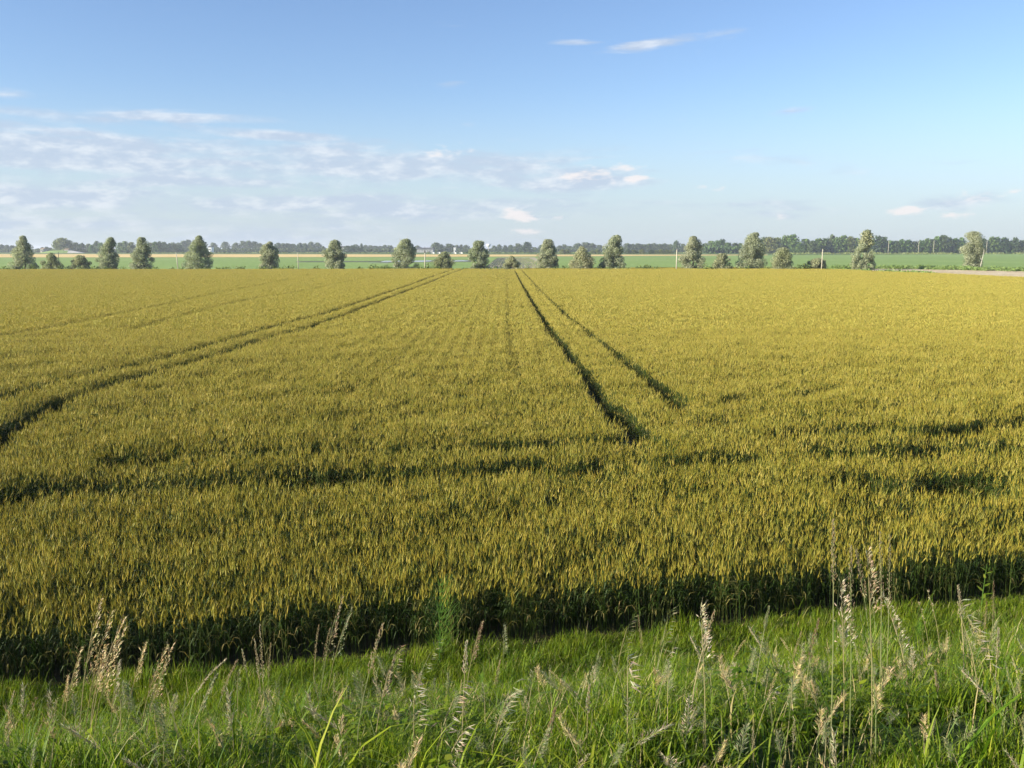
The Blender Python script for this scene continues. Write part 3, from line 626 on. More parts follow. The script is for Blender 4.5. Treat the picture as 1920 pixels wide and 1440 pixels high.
# ---------------------------------------------------------------- instanced stuff (wheat, grass)
def scatter(name, pos, rot, scl, idx, sources, label, cat):
    """stuff: clumps set on a point cloud with geometry nodes"""
    src = bpy.data.collections.new(name + '_clumps')
    for k, m_ in enumerate(sources):
        o = bpy.data.objects.new(f'{name}_{k:02d}', m_); src.objects.link(o)
    n = len(pos); me = bpy.data.meshes.new(name); me.vertices.add(n); me.vertices.foreach_set('co', np.asarray(pos, np.float32).ravel())
    for nm, arr, tp in (('rot', rot, 'FLOAT_VECTOR'), ('scl', scl, 'FLOAT_VECTOR')):
        a = me.attributes.new(nm, tp, 'POINT'); a.data.foreach_set('vector', np.asarray(arr, np.float32).ravel())
    a = me.attributes.new('idx', 'INT', 'POINT'); a.data.foreach_set('value', np.asarray(idx, np.int32))
    me.update(); o = bpy.data.objects.new(name, me); COL.objects.link(o)
    ng = bpy.data.node_groups.new(name, 'GeometryNodeTree')
    ng.interface.new_socket('Geometry', in_out='INPUT', socket_type='NodeSocketGeometry'); ng.interface.new_socket('Geometry', in_out='OUTPUT', socket_type='NodeSocketGeometry')
    gi = N(ng, 'NodeGroupInput'); gout = N(ng, 'NodeGroupOutput'); ci = N(ng, 'GeometryNodeCollectionInfo')
    ci.inputs['Collection'].default_value = src; ci.inputs['Separate Children'].default_value = True; ci.inputs['Reset Children'].default_value = True
    ip = N(ng, 'GeometryNodeInstanceOnPoints'); ip.inputs['Pick Instance'].default_value = True
    def na(nm, tp): q = N(ng, 'GeometryNodeInputNamedAttribute', data_type=tp); q.inputs['Name'].default_value = nm; return q.outputs['Attribute']
    L(ng, gi.outputs[0], ip.inputs['Points']); L(ng, ci.outputs[0], ip.inputs['Instance']); L(ng, na('idx', 'INT'), ip.inputs['Instance Index'])
    L(ng, na('scl', 'FLOAT_VECTOR'), ip.inputs['Scale'])
    er = N(ng, 'FunctionNodeEulerToRotation'); L(ng, na('rot', 'FLOAT_VECTOR'), er.inputs[0]); L(ng, er.outputs[0], ip.inputs['Rotation'])
    L(ng, ip.outputs[0], gout.inputs[0])
    md = o.modifiers.new('scatter', 'NODES'); md.node_group = ng
    o['kind'] = 'stuff'; o['label'] = label; o['category'] = cat
    return o

EAR = [(.44, .376, .068), (.49, .412, .088), (.39, .352, .06), (.45, .367, .068), (.41, .373, .072)]        # paler: sunlit ear tops and distance haze painted into the colour
EAR_NEAR_DIM = [(.325, .283, .037), (.362, .307, .041), (.272, .252, .034), (.342, .277, .037), (.282, .273, .038)]     # greener, and darkened to paint in the dimmer look of near ears
LEAFW = [(.05, .09, .012), (.07, .11, .016), (.04, .07, .012), (.12, .13, .03)]
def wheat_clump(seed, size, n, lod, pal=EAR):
    r = random.Random(seed); mb = MB()
    for i in range(n):
        x, y = r.uniform(-.5, .5) * size, r.uniform(-.5, .5) * size
        h = r.gauss(.59, .055); lx, ly = r.gauss(.02, .035), r.gauss(0, .035)
        a = Vector((x, y, 0)); b = Vector((x + lx, y + ly, h)); m = a.lerp(b, .55); m.x -= lx * .3
        gc = r.choice(LEAFW); ec = r.choice(pal)
        if lod == 0: mb.tube([a, m, b], [.0028, .0026, .002], 3, gc, cap=False)
        else: mb.ribbon([a, b], [.004, .004], Vector((math.cos(i), math.sin(i), 0)), gc)
        tip = b + Vector((lx * .3 + r.gauss(.006, .015), ly * .3 + r.gauss(0, .015), r.uniform(.06, .09)))
        if lod == 0:
            mb.spindle(b, tip, .0073, 4, ec, ((0, .35), (.25, 1), (.7, .85), (1, .15)))
            for k in range(5):
                q = r.random() * 6.28; s0 = b.lerp(tip, r.uniform(.3, .95)); e = tip + Vector((math.cos(q) * .03, math.sin(q) * .03, r.uniform(.02, .075)))
                sd = Vector((math.sin(q), -math.cos(q), 0)) * .0016
                mb.add([s0 - sd, s0 + sd, e], [(0, 1, 2)], tuple(c * 1.08 for c in ec))
        else:
            mb.spindle(b, tip, .0095, 3, ec, ((0, .4), (.4, 1), (1, .3)))
            q = r.random() * 6.28; sd = Vector((math.sin(q), -math.cos(q), 0)) * .008
            mb.add([tip - sd - Vector((0, 0, .04)), tip + sd - Vector((0, 0, .04)), tip + Vector((0, 0, .06))], [(0, 1, 2)], ec)
        for k in range(3 if lod == 0 else 1):
            z0 = h * (r.uniform(.3, .85) if lod == 0 else r.uniform(.6, .85)); p = a.lerp(b, z0 / h); q = r.random() * 6.28; ln = r.uniform(.10, .2)
            dd = Vector((math.cos(q), math.sin(q), 0)); sd = Vector((-math.sin(q), math.cos(q), 0))
            ww = .0055 if lod == 0 else .009
            mb.ribbon([p, p + dd * ln * .4 + Vector((0, 0, ln * .55)), p + dd * ln * .85 + Vector((0, 0, ln * .6)), p + dd * ln * 1.15 + Vector((0, 0, ln * .25))][:4 if lod == 0 else 3], [ww * .6, ww, ww * .7, ww * .1], sd, gc if r.random() > .12 else (.30, .25, .08))
    return mb.mesh('wheat_clump', M_wheat)

# wheel tracks and thin lines in the crop, given where they lie on the field
def line(pts, z=.45): return np.array([at_z(a, b, z)[:2] for a, b in pts])
TR = [  # polyline, half width, remaining height, softness
 (line([(965, 509), (978, 534), (991, 556), (1012, 592), (1033, 628), (1054, 652), (1072, 681), (1093, 702), (1108, 729), (1134, 768), (1150, 786)]), .155, .0, .06),
 (line([(1134, 768), (1150, 786), (1173, 810), (1194, 826), (1226, 840)]), .24, .0, .08),
 (line([(978, 508), (999, 531), (1012, 548), (1041, 575), (1067, 600), (1087, 615), (1116, 640), (1145, 661), (1160, 676)]), .11, .05, .06),
 (line([(1181, 692), (1207, 713), (1233, 734), (1259, 757), (1277, 782)]), .19, .0, .08),
 (line([(1160, 676), (1181, 692)]), .11, .5, .1),
 (line([(854, 506), (814, 520), (779, 534), (738, 549), (692, 566), (651, 581), (608, 594), (562, 607), (516, 620), (475, 632), (420, 648), (315, 680), (250, 696), (195, 708), (125, 724), (55, 744), (0, 760), (-80, 788)]), .22, .0, .06),
 (line([(869, 506), (846, 515), (800, 535), (760, 551), (727, 564), (692, 578), (649, 596), (592, 616), (548, 630), (494, 644), (420, 672), (360, 690), (265, 716)]), .21, .0, .06),
 (line([(265, 716), (212, 732), (155, 753), (100, 771), (50, 797), (0, 831), (-50, 880)]), .19, .05, .08),
 (line([(950, 508), (952, 560), (955, 620), (962, 670), (972, 715), (977, 738)]), .035, .8, .05),
 (line([(33, 944), (143, 938), (267, 932), (333, 928), (433, 924), (533, 918), (640, 914)]), .22, .42, .25),
 (line([(433, 924), (533, 917), (640, 911), (773, 911), (923, 897), (1007, 894)]), .17, .32, .2),
 (line([(1007, 894), (1073, 899), (1140, 893), (1273, 886), (1380, 878)]), .2, .42, .25),
 (line([(220, 884), (367, 874), (417, 873), (690, 864), (773, 859), (923, 852), (1057, 847), (1223, 837)]), .16, .55, .25),
 (line([(923, 852), (1057, 847)]), .2, .35, .2),
 (line([(1500, 822), (1613, 819), (1680, 822)]), .24, .3, .2),
 (line([(1760, 826), (1800, 822), (1847, 817), (1920, 804), (2020, 790)]), .28, .08, .15),
 (line([(1330, 806), (1375, 806)]), .14, .4, .15),
 (line([(1545, 862), (1647, 864), (1690, 862)]), .24, .32, .2),
 (line([(1690, 862), (1730, 860), (1863, 858), (1960, 866)]), .28, .18, .2),
 (line([(1610, 920), (1658, 932)]), .3, .0, .15),
 (line([(1680, 938), (1740, 938), (1770, 930), (1838, 940)]), .24, .12, .2),
 (line([(1778, 918), (1838, 925)]), .34, .05, .2),
 (line([(1370, 764), (1480, 758), (1567, 741), (1640, 745)]), .12, .72, .25),
 (line([(789, 582), (705, 629), (594, 650), (489, 689), (300, 745), (180, 800)]), .15, .94, .3),
 (line([(860, 580), (960, 580), (1060, 578)]), .3, .8, .4),
 (line([(545, 527), (440, 549), (300, 580), (100, 622), (0, 642)]), .2, .86, .3),
 (line([(700, 522), (560, 552), (440, 573), (250, 625)]), .2, .88, .3),
]
def seg_dist(p, poly):
    best = np.full(len(p), 1e9)
    for a, b in zip(poly[:-1], poly[1:]):
        ab = b - a; t = np.clip(((p - a) @ ab) / (ab @ ab), 0, 1); q = a + t[:, None] * ab
        best = np.minimum(best, np.hypot(*(p - q).T))
    return best
def vnoise(x, y, s, seed):
    r = np.random.default_rng(seed); g = r.random((97, 97)); fx, fy = x / s, y / s
    ix, iy = np.floor(fx).astype(int), np.floor(fy).astype(int); tx, ty = fx - ix, fy - iy; tx = tx * tx * (3 - 2 * tx); ty = ty * ty * (3 - 2 * ty)
    def G(a, b): return g[a % 97, b % 97]
    return (G(ix, iy) * (1 - tx) + G(ix + 1, iy) * tx) * (1 - ty) + (G(ix, iy + 1) * (1 - tx) + G(ix + 1, iy + 1) * tx) * ty
def field_height(p, grow=0.0):
    x, y = p[:, 0], p[:, 1]
    am = np.clip(1 - (y - 22) / 45, .35, 1)      # the sheltered far crop stands more even than the headland
    h = 1 + am * (.24 * (vnoise(x, y, 1.1, 1) - .5) + .17 * (vnoise(x, y, .45, 2) - .5)) + .08 * (vnoise(x, y, 6, 3) - .5)
    for (poly, hw, rem, soft) in TR:
        lo = poly.min(0) - 3; hi = poly.max(0) + 3
        m = (x > lo[0]) & (x < hi[0]) & (y > lo[1]) & (y < hi[1])
        if not m.any(): continue
        d = seg_dist(p[m], poly); t = np.clip((d - hw - grow) / soft, 0, 1); t = t * t * (3 - 2 * t)
        h[m] *= rem + (1 - rem) * t
    # drill rows run away from the viewer; a few show as faint lines in the middle of the field
    u = x + .008 * y
    row = (np.sin(u * 2 * math.pi / .55) * .5 + .5) * np.clip(1.3 - np.abs(u + 1.5) / 7, 0, 1) * np.clip((y - 18) / 20, 0, 1)
    return h - .17 * row
ang = (-0.012)
def grid(y0, y1, step, xf):
    pts = []
    y = y0
    while y < y1:
        hw = xf(y); k = np.arange(-hw, hw, step)
        pts.append(np.stack([k + rng.uniform(-.42, .42, len(k)) * step, y + rng.uniform(-.45, .45, len(k)) * step], 1)); y += step
    return np.concatenate(pts)
def inpoly(p, poly):
    x, y = p[:, 0], p[:, 1]; c = np.zeros(len(p), bool); n = len(poly)
    for i in range(n):
        (x0, y0), (x1, y1) = poly[i][:2], poly[(i + 1) % n][:2]
        m = (y0 > y) != (y1 > y)
        with np.errstate(divide='ignore', invalid='ignore'): c ^= m & (x < (x1 - x0) * (y - y0) / (y1 - y0 + 1e-12) + x0)
    return c
HWF = lambda y: y * .56 + 3.5
def near_track(p):
    m = np.zeros(len(p), bool)
    for k in (0, 1, 2, 3, 4, 5, 6, 7):
        poly = TR[k][0]; lo = poly.min(0) - 2; hi = poly.max(0) + 2
        q = (p[:, 0] > lo[0]) & (p[:, 0] < hi[0]) & (p[:, 1] > lo[1]) & (p[:, 1] < hi[1])
        if q.any(): m[q] |= seg_dist(p[q], poly) < .75
    return m
def plant(p, name, sources, s0, label, hmin, grow):
    # ragged near edge
    e = -edge_v(p[:, 0], p[:, 1]) + .25 * (vnoise(p[:, 0], p[:, 1], .8, 9) - .5)
    p = p[(e > .05) & inpoly(p, wpoly)]
    h = field_height(p, grow); k = h > hmin; p = p[k]; h = h[k]; n = len(p)
    rot = np.stack([rng.normal(0, .05, n), rng.normal(0, .05, n), rng.uniform(0, 6.28, n)], 1)
    q = s0 * rng.uniform(.92, 1.08, n); scl = np.stack([q, q, h * rng.uniform(.975, 1.025, n)], 1)
    pos = np.concatenate([p, np.full((n, 1), .01)], 1)
    idx = rng.integers(0, len(sources), n)
    if len(sources) == 12:                      # painted light: dimmed ears near the camera give way to sunlit-pale ones
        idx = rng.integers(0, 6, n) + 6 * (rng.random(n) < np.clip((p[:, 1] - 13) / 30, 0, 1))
    return scatter(name, pos, rot, scl, idx, sources, label, 'wheat')
srcA = [wheat_clump(10 + k, .26, 12, 0, EAR_NEAR_DIM if k < 6 else EAR) for k in range(12)]
srcB = [wheat_clump(40 + k, .32, 25, 1) for k in range(8)]
srcC = [wheat_clump(60 + k, .52, 50, 1) for k in range(8)]
pA = grid(7, 46, .185, HWF); pA = pA[pA[:, 1] < 44]
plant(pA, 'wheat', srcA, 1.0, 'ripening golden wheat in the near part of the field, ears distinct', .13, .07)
gB = grid(44, 105, .27, HWF); gC = grid(105, 215, .42, HWF); gB = gB[~near_track(gB)]; gC = gC[~near_track(gC)]
tt = []
for k in (0, 1, 2, 3, 4, 5, 6, 7):                     # small clumps give the wheel tracks clean sides
    for a, b in zip(TR[k][0][:-1], TR[k][0][1:]):
        n_ = int(np.hypot(*(b - a)) * 1.5 / .16 ** 2) + 1; nn = np.array([-(b - a)[1], (b - a)[0]]) / np.hypot(*(b - a))
        tt.append(a + rng.random((n_, 1)) * (b - a) + rng.uniform(-.75, .75, (n_, 1)) * nn)
tt = np.concatenate(tt); tt = tt[tt[:, 1] > 44]
plant(tt, 'wheat', [wheat_clump(80 + k, .17, 8, 1) for k in range(8)], 1.0, 'ripening golden wheat along the wheel tracks', .2, .03)
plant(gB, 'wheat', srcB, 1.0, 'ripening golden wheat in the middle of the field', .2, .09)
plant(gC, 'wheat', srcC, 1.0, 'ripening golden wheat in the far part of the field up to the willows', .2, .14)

# ---------------------------------------------------------------- grass on the bank
GR = [(.175, .25, .012), (.22, .29, .02), (.105, .17, .012), (.265, .305, .035)]
GR2 = [(.13, .20, .022), (.165, .235, .03), (.095, .155, .022)]
DRY = [(.36, .32, .15), (.44, .38, .20), (.30, .27, .12)]
def blade(mb, r, x, y, ln, wd, col, bend, segs=4):
    q = r.random() * 6.28; dd = Vector((math.cos(q), math.sin(q), 0)); sd = Vector((-math.sin(q), math.cos(q), 0))
    pts = []; ws = []
    for i in range(segs + 1):
        t = i / segs; pts.append(Vector((x, y, 0)) + dd * (ln * bend * t * t) + Vector((0, 0, ln * (t - .45 * bend * t * t * t)))); ws.append(wd * (1 - t ** 2.2) + .0004)
    mb.ribbon(pts, ws, sd, col)
def grass_clump(seed, n, size, lo, hi, wd, pal, bend=(.1, .7), dry=.11):
    r = random.Random(seed); mb = MB()
    for i in range(n):
        blade(mb, r, r.gauss(0, size * .35), r.gauss(0, size * .35), r.uniform(lo, hi), wd * r.uniform(.6, 1.3), r.choice(DRY) if r.random() < dry else r.choice(pal), r.uniform(*bend))
    return mb.mesh('grass_clump', M_grass)
def seedhead(mb, r, pts, kind, col, ln, sc=1.0):
    """pts: the axis of the head from foot to tip"""
    n = len(pts) - 1
    def P_(t):
        f = t * n; i = min(int(f), n - 1); return pts[i].lerp(pts[i + 1], f - i)
    if kind == 'plume':
        for k in range(120):
            t = k / 120; p = P_(t); q = r.random() * 6.28; s = math.sin(min(t * 6, 1) * 1.57) * (1 - t * .8) * min(ln * .10, .021) * r.uniform(.3, 1)
            a = p + Vector((math.cos(q) * s, math.sin(q) * s, 0)); mb.spindle(a, a + Vector((math.cos(q) * .003, math.sin(q) * .003, r.uniform(.009, .015) * sc)), .0023 * sc, 3, col(r))
    elif kind == 'oat':
        for k in range(90):
            t = k / 90; p = P_(t); q = r.gauss(.1, .9); s = (1 - t * .8) * ln * .16 * r.uniform(.4, 1)
            o = Vector((math.cos(q) * s, math.sin(q) * s, s * .9)); a = p + o; b = a + Vector((math.cos(q) * .014, math.sin(q) * .014, r.uniform(0, .024)))
            mb.ribbon([p, a], [.0004, .0004], Vector((math.sin(q), -math.cos(q), 0)), col(r)); mb.spindle(a, b, .0032 * sc, 3, col(r))
            mb.ribbon([b, b + (b - a) * .9], [.0004, .0002], Vector((math.sin(q), -math.cos(q), 0)), col(r))
    elif kind == 'brome':
        for k in range(24):
            t = k / 24 * .95; p = P_(t); q = r.gauss(-.15, .7); s = (1 - t * .6) * ln * .20 * r.uniform(.6, 1)
            o = Vector((math.cos(q) * s, math.sin(q) * s, s * .55)); a = p + o; e = a + Vector((math.cos(q) * .045 * sc, math.sin(q) * .045 * sc, r.uniform(-.02, .018) * sc))
            mb.ribbon([p, a], [.0005, .0005], Vector((math.sin(q), -math.cos(q), 0)), col(r)); mb.spindle(a, e, .0031 * sc, 3, col(r))
            for _ in range(2): mb.ribbon([e, e + (e - a) * .6 + Vector((0, 0, r.uniform(-.01, .01)))], [.0005, .0002], Vector((math.sin(q), -math.cos(q), 0)), col(r))
    elif kind == 'lump':
        for c_ in range(4):
            t0 = c_ / 4; p0 = P_(t0) + Vector((r.uniform(-.012, .012), r.uniform(-.01, .01), 0))
            for k in range(14):
                a = p0 + Vector((r.gauss(0, .006), r.gauss(0, .006), r.gauss(0, .009))); mb.spindle(a, a + Vector((r.gauss(.003, .004), r.gauss(0, .004), .010)), .0022, 3, col(r))
def stalk_parts(r, h, lean, kind, hfrac, col, scol, sc=1.0):
    """stem, head and leaf meshes of one flowering grass; z up from the foot, lean = sideways travel of the tip"""
    def Q(t): return Vector((lean.x * t ** 1.7, lean.y * t ** 1.7, h * t))
    a = MB(); a.tube([Q(t) for t in (0, .25, .5, .75, 1 - hfrac * .3)], [q * (.5 + .5 * sc) for q in (.0032, .0029, .0025, .0019, .0012)], 5, scol, cap=False)
    for t in (.28, .58): a.tube([Q(t - .006), Q(t), Q(t + .006)], [.003, .0044, .003], 5, tuple(c * .7 for c in scol), cap=False)
    b = MB(); seedhead(b, r, [Q(1 - hfrac + hfrac * i / 6) for i in range(7)], kind, col, h * hfrac, sc)
    c = []
    for t in (r.uniform(.15, .3), r.uniform(.4, .6)):
        m = MB(); q = r.random() * 6.28; p = Q(t); ln = r.uniform(.10, .2); dd = Vector((math.cos(q), math.sin(q), 0))
        m.ribbon([p, p + dd * ln * .3 + Vector((0, 0, ln * .5)), p + dd * ln * .75 + Vector((0, 0, ln * .55)), p + dd * ln * 1.1 + Vector((0, 0, ln * .2))], [.002, .0036, .0028, .0003], Vector((-math.sin(q), math.cos(q), 0)), r.choice(GR2))
        c.append(m)
    return a, b, c
COLS = {'gold': [(.56, .46, .22), (.64, .54, .29), (.48, .39, .18)], 'pink': [(.44, .36, .20), (.52, .44, .26), (.37, .30, .16)], 'green': [(.24, .29, .12), (.33, .35, .17), (.40, .40, .22)],
        'brown': [(.36, .26, .14), (.45, .34, .20), (.29, .20, .11)], 'straw': [(.55, .49, .31), (.63, .57, .38), (.46, .40, .24)]}
COLS = {k: [tuple(q * (1.0 if k == 'gold' else .84) for q in c) for c in v_] for k, v_ in COLS.items()}
def colf(c): return lambda r: tuple(v * r.uniform(.85, 1.15) for v in r.choice(COLS[c]))

Bx = np.stack([rng.uniform(-9.5, 11, 90000), rng.uniform(1.2, 13.0, 90000)], 1)
v = edge_v(Bx[:, 0], Bx[:, 1]); Bx = Bx[(v > -.12) & (np.abs(Bx[:, 0]) < Bx[:, 1] * .58 + 2.2)]
def bank(name, n, sources, smin, smax, label, cat, cond=None, hv=.9):
    i = rng.choice(len(Bx), min(n, len(Bx)), replace=False); p = Bx[i] + rng.uniform(-.1, .1, (len(i), 2))
    p = p[edge_v(p[:, 0], p[:, 1]) > -.1]
    if cond is not None: p = p[cond(p)]
    n = len(p); tf = vnoise(p[:, 0] + 50, p[:, 1] + 50, .5, 21); tuft = .45 + hv * tf * tf * 1.6 + .5 * vnoise(p[:, 0], p[:, 1], .2, 22)
    vv = edge_v(p[:, 0], p[:, 1]); z = terr(p[:, 0], p[:, 1])
    s = rng.uniform(smin, smax, n); scl = np.stack([s, s, s * tuft], 1)
    rot = np.stack([rng.normal(0, .12, n), rng.normal(.06, .12, n), rng.uniform(0, 6.28, n)], 1)
    scatter(name, np.stack([p[:, 0], p[:, 1], z - .01], 1), rot, scl, rng.integers(0, len(sources), n), sources, label, cat)
short = [grass_clump(200 + k, 34, .16, .05, .15, .0022, GR) for k in range(7)]
longg = [grass_clump(230 + k, 12, .14, .14, .30, .0034, GR + GR2, (.25, .9), .18) for k in range(7)]
broad = [grass_clump(250 + k, 6, .12, .3, .62, .0075, GR + GR2[1:], (.3, 1.0), .03) for k in range(5)]
drys = []
for k in range(6):
    r = random.Random(280 + k); mb = MB()
    for i in range(5):
        h = r.uniform(.16, .34); kd = r.choice(('brome', 'oat', 'plume', 'brome')); a, b, c = stalk_parts(r, h, Vector((r.gauss(.05, .05), r.gauss(0, .05), 0)), kd, r.uniform(.3, .45), colf(r.choice(('straw', 'green', 'green', 'gold'))), r.choice(DRY), .5)
        ox, oy = r.gauss(0, .05), r.gauss(0, .05)
        for m in [a, b] + c:
            b0 = len(mb.v); mb.v.extend((x + ox, y + oy, z) for x, y, z in m.v); mb.f.extend([[q + b0 for q in f] for f in m.f]); mb.c.extend(m.c); mb.m.extend(m.m)
    drys.append(mb.mesh('dry_grass_clump', M_straw))
weeds = []
for k in range(4):
    r = random.Random(300 + k); mb = MB()
    for i in range(16):
        q = r.random() * 6.28; p = Vector((r.gauss(0, .05), r.gauss(0, .05), r.uniform(.05, .24))); dd = Vector((math.cos(q), math.sin(q), r.uniform(-.2, .4))); sd = Vector((-math.sin(q), math.cos(q), 0)); ln = r.uniform(.035, .08)
        mb.tube([(p.x * .4, p.y * .4, 0), p], .0012, 3, GR2[0], cap=False)
        mb.ribbon([p, p + dd * ln * .35, p + dd * ln * .7, p + dd * ln], [.002, ln * .22, ln * .18, .0005], sd, r.choice(GR))
    weeds.append(mb.mesh('leafy_weed_clump', M_grass))
bank('short_grass', 22000, short, .8, 1.35, 'short bright green grass covering the bank and the verge', 'grass', lambda p: (vnoise(p[:, 0] + 3, p[:, 1] + 3, .38, 55) > .36))
bank('verge_grass', 9000, short, 1.0, 1.5, 'short bright green grass on the flat verge along the wheat', 'grass', lambda p: edge_v(p[:, 0], p[:, 1]) < 2.4)
bank('long_grass', 6000, longg, .7, 1.25, 'longer arching green grass blades on the bank', 'grass', lambda p: (edge_v(p[:, 0], p[:, 1]) > .5) & (vnoise(p[:, 0], p[:, 1], .6, 77) > .3))
bank('edge_tufts', 2600, longg, .8, 1.2, 'tufts of longer grass growing against the foot of the wheat', 'grass', lambda p: (edge_v(p[:, 0], p[:, 1]) < .45) & (vnoise(p[:, 0], p[:, 1], .7, 91) > .5))
bank('broad_grass', 1500, broad, .7, 1.1, 'broad leaved grass blades at the top of the bank', 'grass', lambda p: (p[:, 1] < 4.2) & (p[:, 0] > -1.0))
bank('dry_grass', 650, drys, .6, .95, 'thin pale seeding grasses mixed through the green bank', 'grass', lambda p: (edge_v(p[:, 0], p[:, 1]) > 1.6) & (p[:, 1] > 2.2) & (vnoise(p[:, 0] + 9, p[:, 1] + 9, 1.0, 31) > .42), .35)
talls = []
for k in range(8):
    r = random.Random(340 + k); mb = MB()
    for i in range(2):
        h = r.uniform(.34, .62); kd = r.choice(('oat', 'plume', 'oat', 'brome')); a, b, c = stalk_parts(r, h, Vector((r.gauss(.10, .07), r.gauss(0, .05), 0)), kd, r.uniform(.25, .4), colf(r.choice(('straw', 'green', 'gold', 'green'))), r.choice(DRY + [(.2, .24, .09)] * 3), .5)
        ox, oy = r.gauss(0, .06), r.gauss(0, .06)
        for m in [a, b] + c:
            b0 = len(mb.v); mb.v.extend((x + ox, y + oy, z) for x, y, z in m.v); mb.f.extend([[q + b0 for q in f] for f in m.f]); mb.c.extend(m.c); mb.m.extend(m.m)
    talls.append(mb.mesh('tall_grass_clump', M_straw))
bank('tall_dry_grass', 700, talls, .8, 1.1, 'thin taller seeding grasses scattered along the top of the bank', 'grass', lambda p: (p[:, 1] < 6.5) & (p[:, 1] > 3.3), .3)
bank('leafy_weeds', 2600, weeds, .8, 1.3, 'small leafy weeds low on the top of the bank', 'weeds', lambda p: (p[:, 1] < 6.0) & (vnoise(p[:, 0], p[:, 1], .8, 66) > .45), .3)

